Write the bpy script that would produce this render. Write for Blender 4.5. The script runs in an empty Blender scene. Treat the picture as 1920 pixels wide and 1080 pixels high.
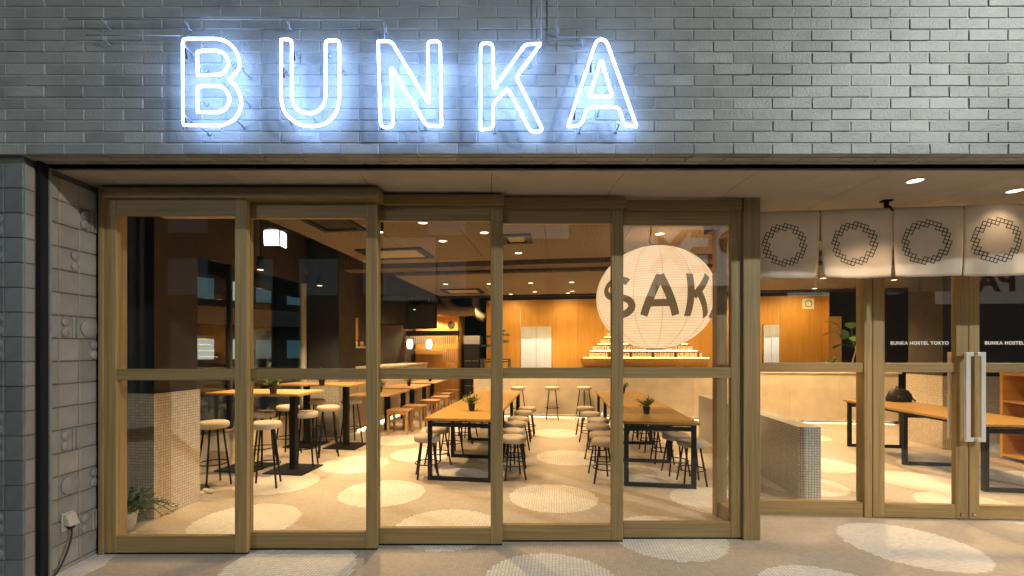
import bpy, math, random
from mathutils import Vector, Matrix
random.seed(7)
R = math.radians
scene = bpy.context.scene
C = scene.collection

# ------------------------------------------------------------------ camera, world, lights, exposure
EYE = 1.45
F = 845.0            # focal length in pixels of the 1920 wide photograph
PX, PY = 922.0, 657.0
cam_d = bpy.data.cameras.new("camera")
cam_d.sensor_width = 36.0
cam_d.lens = F / 1920 * 36
cam_d.shift_x = (960 - PX) / 1920
cam_d.shift_y = (PY - 540) / 1920
cam_d.clip_start = 0.05
cam_d.clip_end = 400
cam = bpy.data.objects.new("camera", cam_d)
C.objects.link(cam)
cam.location = (0, 0, EYE)
cam.rotation_euler = (R(90), 0, 0)
scene.camera = cam

SUN_EL, SUN_AZ = R(34), R(52)
world = bpy.data.worlds.new("World")
scene.world = world
world.use_nodes = True
wn = world.node_tree
bg = wn.nodes["Background"]
sky = wn.nodes.new("ShaderNodeTexSky")
sky.sky_type = 'NISHITA'
sky.sun_disc = False
sky.sun_elevation = R(-2.0)
sky.sun_rotation = R(128)
wn.links.new(sky.outputs[0], bg.inputs[0])
bg.inputs[1].default_value = 0.12

sun_d = bpy.data.lights.new("moon", 'SUN')
sun_d.energy = 0.03
sun_d.angle = R(0.5)
sun_d.color = (1, 0.95, 0.88)
sun = bpy.data.objects.new("moon", sun_d)
C.objects.link(sun)
sun.rotation_euler = (R(90) - SUN_EL, 0, SUN_AZ)

vs = scene.view_settings
vs.view_transform = 'Standard'
vs.look = 'None'
vs.exposure = 0.0
vs.gamma = 1.0
vs.use_curve_mapping = False
scene.cycles.max_bounces = 10
scene.cycles.transparent_max_bounces = 16
scene.cycles.sample_clamp_indirect = 6.0

STREET_W = 2800.0     # street lamp
DOWN_W = 128.0         # each ceiling downlight
NEON = 22.0

# ------------------------------------------------------------------ helpers
AL = R(8.5)
CA, SA = math.cos(AL), math.sin(AL)


def UV(u, v, z=0.0):
    """point of the (slightly turned) room, u across, v into the room"""
    return Vector((u * CA + v * SA, -u * SA + v * CA, z))


def toUV(x, y):
    return x * CA - y * SA, x * SA + y * CA


def P(px, py, Y):
    return Vector(((px - PX) / F * Y, Y, EYE - (py - PY) / F * Y))


def FX(px, Y):
    return (px - PX) / F * Y


class MB:
    def __init__(s):
        s.v, s.f, s.m, s.sm = [], [], [], []

    def add(s, vs_, fs, mi=0, smooth=False):
        b = len(s.v)
        s.v += [tuple(v) for v in vs_]
        for f in fs:
            s.f.append(tuple(b + i for i in f))
            s.m.append(mi)
            s.sm.append(smooth)
        return s

    def box(s, x0, x1, y0, y1, z0, z1, mi=0):
        v = [(x0, y0, z0), (x1, y0, z0), (x1, y1, z0), (x0, y1, z0), (x0, y0, z1), (x1, y0, z1), (x1, y1, z1), (x0, y1, z1)]
        return s.add(v, [(0, 3, 2, 1), (4, 5, 6, 7), (0, 1, 5, 4), (1, 2, 6, 5), (2, 3, 7, 6), (3, 0, 4, 7)], mi)

    def prism(s, pts, z0, z1, mi=0):
        n = len(pts)
        v = [(p[0], p[1], z0) for p in pts] + [(p[0], p[1], z1) for p in pts]
        f = [tuple(range(n - 1, -1, -1)), tuple(range(n, 2 * n))]
        f += [(i, (i + 1) % n, n + (i + 1) % n, n + i) for i in range(n)]
        return s.add(v, f, mi)

    def tube(s, pts, r, n=8, closed=False, mi=0, smooth=True, r1=None):
        pts = [Vector(p) for p in pts]
        m = len(pts)
        rings = []
        up = None
        for i, p in enumerate(pts):
            if closed:
                t = (pts[(i + 1) % m] - pts[i - 1])
            else:
                t = pts[min(i + 1, m - 1)] - pts[max(i - 1, 0)]
            if t.length < 1e-9:
                t = Vector((0, 0, 1))
            t.normalize()
            if up is None:
                up = Vector((0, 0, 1)) if abs(t.z) < .9 else Vector((0, 1, 0))
            a = t.cross(up)
            if a.length < 1e-6:
                a = t.cross(Vector((1, 0, 0)))
            a.normalize()
            b = a.cross(t).normalized()
            up = b
            rr = r if r1 is None else r + (r1 - r) * i / (m - 1)
            rings.append([p + (a * math.cos(k * 2 * math.pi / n) + b * math.sin(k * 2 * math.pi / n)) * rr for k in range(n)])
        v = [q for ring in rings for q in ring]
        f = []
        for i in range(m if closed else m - 1):
            j = (i + 1) % m
            for k in range(n):
                f.append((i * n + k, j * n + k, j * n + (k + 1) % n, i * n + (k + 1) % n))
        s.add(v, f, mi, smooth)
        if not closed:
            b = len(s.v) - m * n
            s.f.append(tuple(b + k for k in range(n)))
            s.f.append(tuple(b + (m - 1) * n + k for k in range(n - 1, -1, -1)))
            s.m += [mi, mi]
            s.sm += [False, False]
        return s

    def lathe(s, prof, n=20, cx=0, cy=0, mi=0, smooth=True, cap=True):
        v = []
        for r, z in prof:
            v += [(cx + r * math.cos(k * 2 * math.pi / n), cy + r * math.sin(k * 2 * math.pi / n), z) for k in range(n)]
        f = []
        for i in range(len(prof) - 1):
            for k in range(n):
                f.append((i * n + k, i * n + (k + 1) % n, (i + 1) * n + (k + 1) % n, (i + 1) * n + k))
        s.add(v, f, mi, smooth)
        if cap:
            b = len(s.v) - len(v)
            m = len(prof)
            s.f.append(tuple(b + k for k in range(n - 1, -1, -1)))
            s.f.append(tuple(b + (m - 1) * n + k for k in range(n)))
            s.m += [mi, mi]
            s.sm += [False, False]
        return s

    def xf(s, fn):
        s.v = [tuple(fn(Vector(p))) for p in s.v]
        return s

    def mesh(s, name, mats):
        me = bpy.data.meshes.new(name)
        me.from_pydata(s.v, [], s.f)
        for m_ in (mats if isinstance(mats, (list, tuple)) else [mats]):
            me.materials.append(m_)
        me.polygons.foreach_set("material_index", s.m)
        me.polygons.foreach_set("use_smooth", s.sm)
        me.update()
        return me


def link(name, me, parent=None):
    o = bpy.data.objects.new(name, me)
    C.objects.link(o)
    if parent:
        o.parent = parent
    return o


def tag(o, label, cat, group=None):
    o["label"] = label
    o["category"] = cat
    if group:
        o["group"] = group
    return o


def thing(name, label, cat, loc=(0, 0, 0), rz=0.0, group=None):
    o = link(name, None)
    o.location = loc
    o.rotation_euler = (0, 0, rz)
    o.empty_display_size = .1
    return tag(o, label, cat, group)


def part(root, name, mb, mat, bev=0.0, world=False, label=None):
    """one mesh under root; world=True: vertices are given in world space"""
    if world:
        q, chain = root, []
        while q:
            chain.append(q)
            q = q.parent
        M = Matrix()
        for q in reversed(chain):
            M = M @ (Matrix.Translation(q.location) @ Matrix.Rotation(q.rotation_euler[2], 4, 'Z'))
        Mi = M.inverted()
        mb.xf(lambda p: Mi @ p)
    o = link(name, mb.mesh(name, mat), root)
    if bev:
        bevel(o, bev)
    if label:
        o["label"] = label
    return o


def solo(name, mb, mat, label, cat, group=None, bev=0.0):
    o = link(name, mb.mesh(name, mat))
    if bev:
        bevel(o, bev)
    return tag(o, label, cat, group)


def struct(name, mb, mat, bev=0.0):
    o = link(name, mb.mesh(name, mat))
    o["kind"] = "structure"
    if bev:
        bevel(o, bev)
    return o


def bevel(o, w):
    m = o.modifiers.new("edge", 'BEVEL')
    m.width = w
    m.segments = 2
    m.limit_method = 'ANGLE'


def dup(root, loc, rz=None, label=None):
    r = root.copy()
    C.objects.link(r)
    r.location = loc
    if rz is not None:
        r.rotation_euler = (0, 0, rz)
    if label:
        r["label"] = label
    for ch in list(root.children):
        c = ch.copy()
        C.objects.link(c)
        c.parent = r
        for g in list(ch.children):
            d = g.copy()
            C.objects.link(d)
            d.parent = c
    return r


def text_mesh(s, size, extrude=0.0, bold=0.0, spacing=1.0):
    cu = bpy.data.curves.new("lettering", 'FONT')
    cu.body = s
    cu.size = size
    cu.extrude = extrude
    cu.offset = bold
    cu.space_character = spacing
    cu.align_x = 'CENTER'
    cu.align_y = 'CENTER'
    o = bpy.data.objects.new("lettering", cu)
    C.objects.link(o)
    dg = bpy.context.evaluated_depsgraph_get()
    me = bpy.data.meshes.new_from_object(o.evaluated_get(dg))
    bpy.data.objects.remove(o)
    return me


# ------------------------------------------------------------------ materials
def mat(name):
    m = bpy.data.materials.new(name)
    m.use_nodes = True
    nt = m.node_tree
    return m, nt, nt.nodes["Principled BSDF"]


def N(nt, kind, **kw):
    n = nt.nodes.new(kind)
    for k, v in kw.items():
        setattr(n, k, v)
    return n


def plain(name, col, rough=.6, metal=0.0, noise=0.0, nscale=30.0, bump=0.0, bscale=120.0, coat=0.0, var=0.0):
    m, nt, b = mat(name)
    b.inputs["Base Color"].default_value = (*col, 1)
    b.inputs["Roughness"].default_value = rough
    b.inputs["Metallic"].default_value = metal
    b.inputs["Coat Weight"].default_value = coat
    if noise or bump:
        tc = N(nt, "ShaderNodeTexCoord")
    if noise:
        n = N(nt, "ShaderNodeTexNoise")
        n.inputs["Scale"].default_value = nscale
        n.inputs["Detail"].default_value = 5
        nt.links.new(tc.outputs["Object"], n.inputs["Vector"])
        r = N(nt, "ShaderNodeValToRGB")
        r.color_ramp.elements[0].position = .3
        r.color_ramp.elements[1].position = .7
        r.color_ramp.elements[0].color = (*[c * (1 - noise) for c in col], 1)
        r.color_ramp.elements[1].color = (*[min(1, c * (1 + noise)) for c in col], 1)
        nt.links.new(n.outputs["Fac"], r.inputs[0])
        nt.links.new(r.outputs[0], b.inputs["Base Color"])
        if var:
            oi = N(nt, "ShaderNodeObjectInfo")
            mv = N(nt, "ShaderNodeMapRange")
            mv.inputs["To Min"].default_value = 1 - var
            mv.inputs["To Max"].default_value = 1 + var
            nt.links.new(oi.outputs["Random"], mv.inputs["Value"])
            hs = N(nt, "ShaderNodeHueSaturation")
            nt.links.new(mv.outputs[0], hs.inputs["Value"])
            nt.links.new(r.outputs[0], hs.inputs["Color"])
            nt.links.new(hs.outputs[0], b.inputs["Base Color"])
    if bump:
        n2 = N(nt, "ShaderNodeTexNoise")
        n2.inputs["Scale"].default_value = bscale
        n2.inputs["Detail"].default_value = 4
        nt.links.new(tc.outputs["Object"], n2.inputs["Vector"])
        bp = N(nt, "ShaderNodeBump")
        bp.inputs["Strength"].default_value = bump
        bp.inputs["Distance"].default_value = .004
        nt.links.new(n2.outputs["Fac"], bp.inputs["Height"])
        nt.links.new(bp.outputs[0], b.inputs["Normal"])
    return m


def wood(name, c0, c1, axis='z', rough=.55, fine=55.0):
    m, nt, b = mat(name)
    tc = N(nt, "ShaderNodeTexCoord")
    mp = N(nt, "ShaderNodeMapping")
    sc = {'x': (1.2, fine, fine), 'y': (fine, 1.2, fine), 'z': (fine, fine, 1.2)}[axis]
    mp.inputs["Scale"].default_value = sc
    oi = N(nt, "ShaderNodeObjectInfo")
    mul = N(nt, "ShaderNodeVectorMath", operation='MULTIPLY_ADD')
    nt.links.new(oi.outputs["Random"], mul.inputs[0])
    mul.inputs[1].default_value = (37, 51, 23)
    nt.links.new(tc.outputs["Object"], mp.inputs["Vector"])
    nt.links.new(mp.outputs[0], mul.inputs[2])
    n = N(nt, "ShaderNodeTexNoise")
    n.inputs["Scale"].default_value = 1.0
    n.inputs["Detail"].default_value = 6
    n.inputs["Distortion"].default_value = .8
    nt.links.new(mul.outputs[0], n.inputs["Vector"])
    r = N(nt, "ShaderNodeValToRGB")
    r.color_ramp.elements[0].position = .32
    r.color_ramp.elements[1].position = .68
    r.color_ramp.elements[0].color = (*c0, 1)
    r.color_ramp.elements[1].color = (*c1, 1)
    nt.links.new(n.outputs["Fac"], r.inputs[0])
    hv = N(nt, "ShaderNodeHueSaturation")
    mr = N(nt, "ShaderNodeMapRange")
    mr.inputs["To Min"].default_value = .86
    mr.inputs["To Max"].default_value = 1.12
    nt.links.new(oi.outputs["Random"], mr.inputs["Value"])
    nt.links.new(mr.outputs[0], hv.inputs["Value"])
    nt.links.new(r.outputs[0], hv.inputs["Color"])
    nt.links.new(hv.outputs[0], b.inputs["Base Color"])
    b.inputs["Roughness"].default_value = rough
    bp = N(nt, "ShaderNodeBump")
    bp.inputs["Strength"].default_value = .25
    bp.inputs["Distance"].default_value = .002
    nt.links.new(n.outputs["Fac"], bp.inputs["Height"])
    nt.links.new(bp.outputs[0], b.inputs["Normal"])
    return m


def emit(name, col, strength, base=.8):
    m, nt, b = mat(name)
    b.inputs["Base Color"].default_value = (base, base * .8, base * .55, 1) if base < .8 else (.8, .8, .8, 1)
    b.inputs["Emission Color"].default_value = (*col, 1)
    b.inputs["Emission Strength"].default_value = strength
    return m


def mosaic(name, tile, joint, p=.025, frac=.1, var=.12, rough=.35):
    """small square tiles on all faces of a box whose faces lie at half-tile positions"""
    m, nt, b = mat(name)
    tc = N(nt, "ShaderNodeTexCoord")
    sc = N(nt, "ShaderNodeVectorMath", operation='SCALE')
    sc.inputs["Scale"].default_value = 1 / p
    nt.links.new(tc.outputs["Object"], sc.inputs[0])
    fr = N(nt, "ShaderNodeVectorMath", operation='FRACTION')
    nt.links.new(sc.outputs[0], fr.inputs[0])
    sx = N(nt, "ShaderNodeSeparateXYZ")
    nt.links.new(fr.outputs[0], sx.inputs[0])
    prev = None
    for a in "XYZ":
        c = N(nt, "ShaderNodeMath", operation='LESS_THAN')
        nt.links.new(sx.outputs[a], c.inputs[0])
        c.inputs[1].default_value = frac
        if prev:
            mx = N(nt, "ShaderNodeMath", operation='MAXIMUM')
            nt.links.new(prev.outputs[0], mx.inputs[0])
            nt.links.new(c.outputs[0], mx.inputs[1])
            prev = mx
        else:
            prev = c
    fl = N(nt, "ShaderNodeVectorMath", operation='FLOOR')
    nt.links.new(sc.outputs[0], fl.inputs[0])
    w = N(nt, "ShaderNodeTexWhiteNoise")
    nt.links.new(fl.outputs[0], w.inputs["Vector"])
    r = N(nt, "ShaderNodeValToRGB")
    r.color_ramp.elements[0].color = (*[c * (1 - var) for c in tile], 1)
    r.color_ramp.elements[1].color = (*[c * (1 + var) for c in tile], 1)
    nt.links.new(w.outputs["Value"], r.inputs[0])
    mix = N(nt, "ShaderNodeMix", data_type='RGBA')
    nt.links.new(prev.outputs[0], mix.inputs[0])
    nt.links.new(r.outputs[0], mix.inputs[6])
    mix.inputs[7].default_value = (*joint, 1)
    nt.links.new(mix.outputs[2], b.inputs["Base Color"])
    b.inputs["Roughness"].default_value = rough
    inv = N(nt, "ShaderNodeMath", operation='SUBTRACT')
    inv.inputs[0].default_value = 1
    nt.links.new(prev.outputs[0], inv.inputs[1])
    bp = N(nt, "ShaderNodeBump")
    bp.inputs["Strength"].default_value = .5
    bp.inputs["Distance"].default_value = .002
    nt.links.new(inv.outputs[0], bp.inputs["Height"])
    nt.links.new(bp.outputs[0], b.inputs["Normal"])
    return m


def glass_mat(name, refl=.045, tint=(.97, .98, .97)):
    m = bpy.data.materials.new(name)
    m.use_nodes = True
    nt = m.node_tree
    nt.nodes.remove(nt.nodes["Principled BSDF"])
    out = nt.nodes["Material Output"]
    tr = N(nt, "ShaderNodeBsdfTransparent")
    tr.inputs[0].default_value = (*tint, 1)
    gl = N(nt, "ShaderNodeBsdfGlossy")
    gl.inputs["Roughness"].default_value = .0
    lw = N(nt, "ShaderNodeLayerWeight")
    lw.inputs["Blend"].default_value = .5
    pw = N(nt, "ShaderNodeMath", operation='POWER')
    nt.links.new(lw.outputs["Facing"], pw.inputs[0])
    pw.inputs[1].default_value = 4.5
    ma = N(nt, "ShaderNodeMath", operation='MULTIPLY_ADD')
    nt.links.new(pw.outputs[0], ma.inputs[0])
    ma.inputs[1].default_value = .8
    ma.inputs[2].default_value = refl
    mx = N(nt, "ShaderNodeMixShader")
    nt.links.new(ma.outputs[0], mx.inputs[0])
    nt.links.new(tr.outputs[0], mx.inputs[1])
    nt.links.new(gl.outputs[0], mx.inputs[2])
    nt.links.new(mx.outputs[0], out.inputs["Surface"])
    return m


def brick_mat():
    m, nt, b = mat("grey enamel brick")
    tc = N(nt, "ShaderNodeTexCoord")
    oi = N(nt, "ShaderNodeObjectInfo")
    geo = N(nt, "ShaderNodeNewGeometry")
    r = N(nt, "ShaderNodeValToRGB")
    r.color_ramp.elements[0].color = (.225, .238, .232, 1)
    r.color_ramp.elements[1].color = (.335, .346, .335, 1)
    nt.links.new(oi.outputs["Random"], r.inputs[0])
    n0 = N(nt, "ShaderNodeTexNoise")
    n0.inputs["Scale"].default_value = 5
    n0.inputs["Detail"].default_value = 8
    nt.links.new(geo.outputs["Position"], n0.inputs["Vector"])
    mr = N(nt, "ShaderNodeMapRange")
    mr.inputs["From Min"].default_value = .3
    mr.inputs["From Max"].default_value = .7
    mr.inputs["To Min"].default_value = .82
    mr.inputs["To Max"].default_value = 1.14
    nt.links.new(n0.outputs["Fac"], mr.inputs["Value"])
    hv = N(nt, "ShaderNodeHueSaturation")
    nt.links.new(mr.outputs[0], hv.inputs["Value"])
    nt.links.new(r.outputs[0], hv.inputs["Color"])
    nt.links.new(hv.outputs[0], b.inputs["Base Color"])
    b.inputs["Roughness"].default_value = .40
    b.inputs["Specular IOR Level"].default_value = .42
    # lumpy enamel over a rough face; every brick differs a little
    n1 = N(nt, "ShaderNodeTexNoise")
    n1.inputs["Scale"].default_value = 85
    n1.inputs["Detail"].default_value = 3
    nt.links.new(geo.outputs["Position"], n1.inputs["Vector"])
    bp = N(nt, "ShaderNodeBump")
    mr2 = N(nt, "ShaderNodeMapRange")
    mr2.inputs["To Min"].default_value = .45
    mr2.inputs["To Max"].default_value = .95
    nt.links.new(oi.outputs["Random"], mr2.inputs["Value"])
    nt.links.new(mr2.outputs[0], bp.inputs["Strength"])
    bp.inputs["Distance"].default_value = .0045
    nt.links.new(n1.outputs["Fac"], bp.inputs["Height"])
    nt.links.new(bp.outputs[0], b.inputs["Normal"])
    return m


CIRCLES_W = [(.606, 4.45), (1.03, 6.10), (1.15, 7.9), (-1.12, 4.60), (-2.09, 3.83), (-.36, 3.68), (1.37, 3.52), (-1.53, 7.3),
             (-.98, 6.3), (-.27, 5.37), (2.18, 4.36), (2.87, 5.95), (1.73, 5.26), (-1.35, 3.0), (-3.05, 3.0), (.37, 2.79),
             (2.03, 2.61), (3.11, 3.36), (4.5, 4.19), (4.15, 5.75), (3.35, 4.9), (4.76, 4.98), (5.6, 5.6), (3.1, 7.2), (-.5, 2.2),
             (4.4, 2.6), (-1.75, 5.75), (5.2, 7.6), (-2.35, 4.95), (6.3, 5.0), (.2, 8.6), (4.6, 8.4), (-1.9, 9.2), (-.9, 8.3)]


def floor_mat():
    m, nt, b = mat("mosaic floor")
    p = .0235
    tc = N(nt, "ShaderNodeTexCoord")
    mp = N(nt, "ShaderNodeMapping")
    mp.inputs["Rotation"].default_value = (0, 0, AL)
    nt.links.new(tc.outputs["Object"], mp.inputs["Vector"])
    sc = N(nt, "ShaderNodeVectorMath", operation='SCALE')
    sc.inputs["Scale"].default_value = 1 / p
    nt.links.new(mp.outputs[0], sc.inputs[0])
    fl = N(nt, "ShaderNodeVectorMath", operation='FLOOR')
    nt.links.new(sc.outputs[0], fl.inputs[0])
    ce = N(nt, "ShaderNodeVectorMath", operation='MULTIPLY')
    nt.links.new(fl.outputs[0], ce.inputs[0])
    ce.inputs[1].default_value = (p, p, 0)
    prev = None
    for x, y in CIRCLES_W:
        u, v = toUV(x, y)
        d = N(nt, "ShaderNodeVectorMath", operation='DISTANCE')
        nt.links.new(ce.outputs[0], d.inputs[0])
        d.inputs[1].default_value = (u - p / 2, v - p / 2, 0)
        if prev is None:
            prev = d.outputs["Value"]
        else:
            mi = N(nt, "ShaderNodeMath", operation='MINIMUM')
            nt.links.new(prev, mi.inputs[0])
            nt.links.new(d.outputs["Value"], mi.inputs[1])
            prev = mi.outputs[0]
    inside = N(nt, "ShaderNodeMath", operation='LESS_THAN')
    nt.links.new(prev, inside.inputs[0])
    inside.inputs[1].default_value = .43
    fr = N(nt, "ShaderNodeVectorMath", operation='FRACTION')
    nt.links.new(sc.outputs[0], fr.inputs[0])
    sx = N(nt, "ShaderNodeSeparateXYZ")
    nt.links.new(fr.outputs[0], sx.inputs[0])
    js = []
    for a in "XY":
        c = N(nt, "ShaderNodeMath", operation='LESS_THAN')
        nt.links.new(sx.outputs[a], c.inputs[0])
        c.inputs[1].default_value = .12
        js.append(c)
    j = N(nt, "ShaderNodeMath", operation='MAXIMUM')
    nt.links.new(js[0].outputs[0], j.inputs[0])
    nt.links.new(js[1].outputs[0], j.inputs[1])
    w = N(nt, "ShaderNodeTexWhiteNoise")
    nt.links.new(fl.outputs[0], w.inputs["Vector"])
    # worn, slightly dirty large-scale variation
    n0 = N(nt, "ShaderNodeTexNoise")
    n0.inputs["Scale"].default_value = 1.6
    n0.inputs["Detail"].default_value = 6
    nt.links.new(tc.outputs["Object"], n0.inputs["Vector"])
    ad = N(nt, "ShaderNodeMath", operation='MULTIPLY_ADD')
    nt.links.new(w.outputs["Value"], ad.inputs[0])
    ad.inputs[1].default_value = .16
    mr = N(nt, "ShaderNodeMapRange")
    mr.inputs["From Min"].default_value = .3
    mr.inputs["From Max"].default_value = .7
    mr.inputs["To Min"].default_value = .84
    mr.inputs["To Max"].default_value = 1.0
    nt.links.new(n0.outputs["Fac"], mr.inputs["Value"])
    nt.links.new(mr.outputs[0], ad.inputs[2])
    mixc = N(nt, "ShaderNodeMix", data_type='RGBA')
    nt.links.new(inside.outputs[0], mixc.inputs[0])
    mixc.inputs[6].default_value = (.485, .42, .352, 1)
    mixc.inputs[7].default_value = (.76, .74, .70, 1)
    mixj = N(nt, "ShaderNodeMix", data_type='RGBA')
    nt.links.new(j.outputs[0], mixj.inputs[0])
    nt.links.new(mixc.outputs[2], mixj.inputs[6])
    mixj.inputs[7].default_value = (.37, .32, .27, 1)
    hv = N(nt, "ShaderNodeHueSaturation")
    nt.links.new(ad.outputs[0], hv.inputs["Value"])
    nt.links.new(mixj.outputs[2], hv.inputs["Color"])
    nt.links.new(hv.outputs[0], b.inputs["Base Color"])
    b.inputs["Roughness"].default_value = .42
    return m


M = {}
WC0, WC1 = (.24, .158, .062), (.375, .262, .108)
M['wood_v'] = wood("pale timber upright", WC0, WC1, 'z')
M['wood_h'] = wood("pale timber lengthwise", WC0, WC1, 'x')
M['wood_d'] = wood("pale timber into the room", WC0, WC1, 'y')
M['table'] = wood("oiled table top", (.33, .19, .05), (.43, .25, .075), 'y', .38, 40)
M['tableh'] = wood("oiled high table top", (.47, .29, .13), (.58, .37, .17), 'x', .4, 40)
M['stoolwood'] = wood("stool wood", (.36, .20, .085), (.47, .27, .12), 'x', .5, 40)
M['wallwood'] = wood("veneer wall panel", (.50, .25, .045), (.60, .32, .07), 'z', .5, 26)
M['brick'] = brick_mat()
M['mortar'] = plain("painted joint", (.31, .325, .31), .45, noise=.15, nscale=14, bump=.3)
M['piertile'] = plain("blue grey glazed tile", (.165, .185, .185), .5, noise=.18, nscale=9, bump=.7, bscale=130, var=.16)
M['walltile'] = plain("beige grey pressed tile", (.30, .275, .245), .55, noise=.14, nscale=9, bump=.65, bscale=140, var=.13)
M['joint'] = plain("dark tile joint", (.10, .10, .095), .8)
M['black'] = plain("black powder coat", (.008, .008, .008), .6)
M['black'].node_tree.nodes['Principled BSDF'].inputs['Specular IOR Level'].default_value = .2
M['slot'] = plain("shutter slot black", (.006, .006, .006), .9)
M['soffit'] = plain("soffit board", (.44, .385, .32), .65, noise=.08, nscale=6, bump=.3, bscale=200)
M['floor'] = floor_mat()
M['asphalt'] = plain("asphalt", (.05, .05, .052), .85, noise=.3, nscale=40, bump=.6)
M['glass'] = glass_mat("clear pane", .04)
M['sideglass'] = glass_mat("side window pane", .07, (.85, .93, .93))
M['darkpaint'] = plain("dark brown paint", (.042, .033, .026), .7, noise=.2, nscale=5)
M['navy'] = plain("dark navy", (.018, .022, .03), .7)
M['deck'] = plain("dark ceiling void", (.02, .017, .014), .9, noise=.3, nscale=8)
M['beam'] = plain("sprayed insulation", (.10, .065, .04), .95, noise=.45, nscale=45, bump=1.0, bscale=60)
M['ceil'] = plain("wood wool ceiling board", (.155, .12, .078), .9, noise=.6, nscale=48, bump=.8, bscale=140)
M['beige'] = plain("limestone counter panel", (.64, .55, .43), .5, noise=.12, nscale=3.5, bump=.25, bscale=50)
M['mosaicW'] = mosaic("cream wall mosaic", (.66, .57, .46), (.34, .285, .22), frac=.17)
M['mosaicG'] = mosaic("grey white mosaic", (.58, .57, .53), (.20, .19, .17), frac=.2)
M['fabric'] = plain("oatmeal wool seat", (.45, .385, .31), .95, noise=.14, nscale=120, bump=.5, bscale=400)
M['pot'] = plain("black pot", (.02, .018, .017), .5)
M['whitepot'] = plain("white glazed pot", (.62, .60, .55), .3)
M['soil'] = plain("soil", (.03, .02, .012), .95)
M['leaf'] = plain("leaf green", (.10, .19, .03), .5, noise=.4, nscale=25)
M['leafdark'] = plain("fern green", (.05, .11, .03), .55, noise=.4, nscale=25)
M['bark'] = plain("bark", (.10, .065, .04), .9, noise=.3)
M['cloth'] = plain("ecru linen", (.74, .67, .58), .9, noise=.06, nscale=7, bump=.4, bscale=500)
M['whitecloth'] = plain("white cotton", (.75, .74, .72), .9, noise=.04, nscale=5)
for nm_ in ('whitecloth', 'cloth'):
    m_, nt_, b_ = M[nm_], M[nm_].node_tree, M[nm_].node_tree.nodes["Principled BSDF"]
    tl_ = N(nt_, "ShaderNodeBsdfTranslucent")
    tl_.inputs[0].default_value = (.8, .79, .76, 1)
    mx_ = N(nt_, "ShaderNodeMixShader")
    mx_.inputs[0].default_value = .5
    nt_.links.new(b_.outputs[0], mx_.inputs[1])
    nt_.links.new(tl_.outputs[0], mx_.inputs[2])
    nt_.links.new(mx_.outputs[0], nt_.nodes["Material Output"].inputs["Surface"])
M['ochre'] = plain("ochre cloth", (.50, .27, .06), .9, noise=.2)
M['ink'] = plain("dark print", (.022, .024, .022), .8)
M['steel'] = plain("brushed steel", (.72, .71, .69), .35, .35)
M['chrome'] = plain("lock steel", (.6, .6, .6), .2, 1.0)
M['plastic'] = plain("ivory plastic", (.50, .47, .38), .4)
M['rubber'] = plain("black rubber cable", (.012, .012, .012), .5)
M['neon'] = emit("neon gas", (.30, .50, 1.0), NEON)
M['glasstube'] = plain("clear glass tube", (.36, .40, .45), .15)
M['holder'] = plain("glass tube support", (.28, .31, .34), .2)
M['downlight'] = emit("downlight lens", (1.0, .80, .52), 5)
M['white'] = plain("white enamel", (.75, .74, .70), .4)
M['vinyl'] = plain("white vinyl", (.82, .80, .75), .6)
M['led'] = emit("warm led strip", (1.0, .66, .26), 14)
M['ledfloor'] = emit("warm led cove", (1.0, .70, .38), 140)
M['duct'] = plain("lagged duct", (.33, .26, .15), .7, noise=.15, nscale=12)
M['screen'] = plain("screen", (.05, .06, .06), .25)
M['exit'] = emit("green exit sign", (.02, .55, .22), 1.6)
M['exitwhite'] = emit("exit sign figure", (.9, 1.0, .9), 1.6)
M['paperlamp'] = emit("small paper lamp", (1.0, .86, .6), 3.0)
M['winlit'] = emit("lit window", (.82, .9, .72), 1.1)
M['winteal'] = emit("dim office window", (.10, .30, .40), .2)
M['winpale'] = emit("pale lit office window", (.9, .95, .85), .55)
M['balcony'] = plain("pale balcony front", (.55, .58, .6), .7)
M['nightwall'] = plain("night facade", (.10, .11, .12), .8, noise=.2, nscale=2)
M['streetlens'] = emit("street lamp lens", (.9, .95, 1.0), 40)
M['red'] = plain("sign lettering", (.45, .12, .05), .6)
M['signdim'] = emit("dim sign face", (.9, .72, .6), .22)
M['signface'] = emit("lit sign face", (1.0, .82, .66), .5)
M['cup'] = plain("white cup label", (.78, .72, .58), .4)
M['cap'] = plain("olive cup cap", (.26, .24, .06), .5)
M['bag'] = plain("black nylon", (.012, .012, .014), .6, bump=.4)
M['orangewood'] = wood("orange cubby wood", (.46, .24, .06), (.56, .31, .09), 'x', .5, 30)


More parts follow.
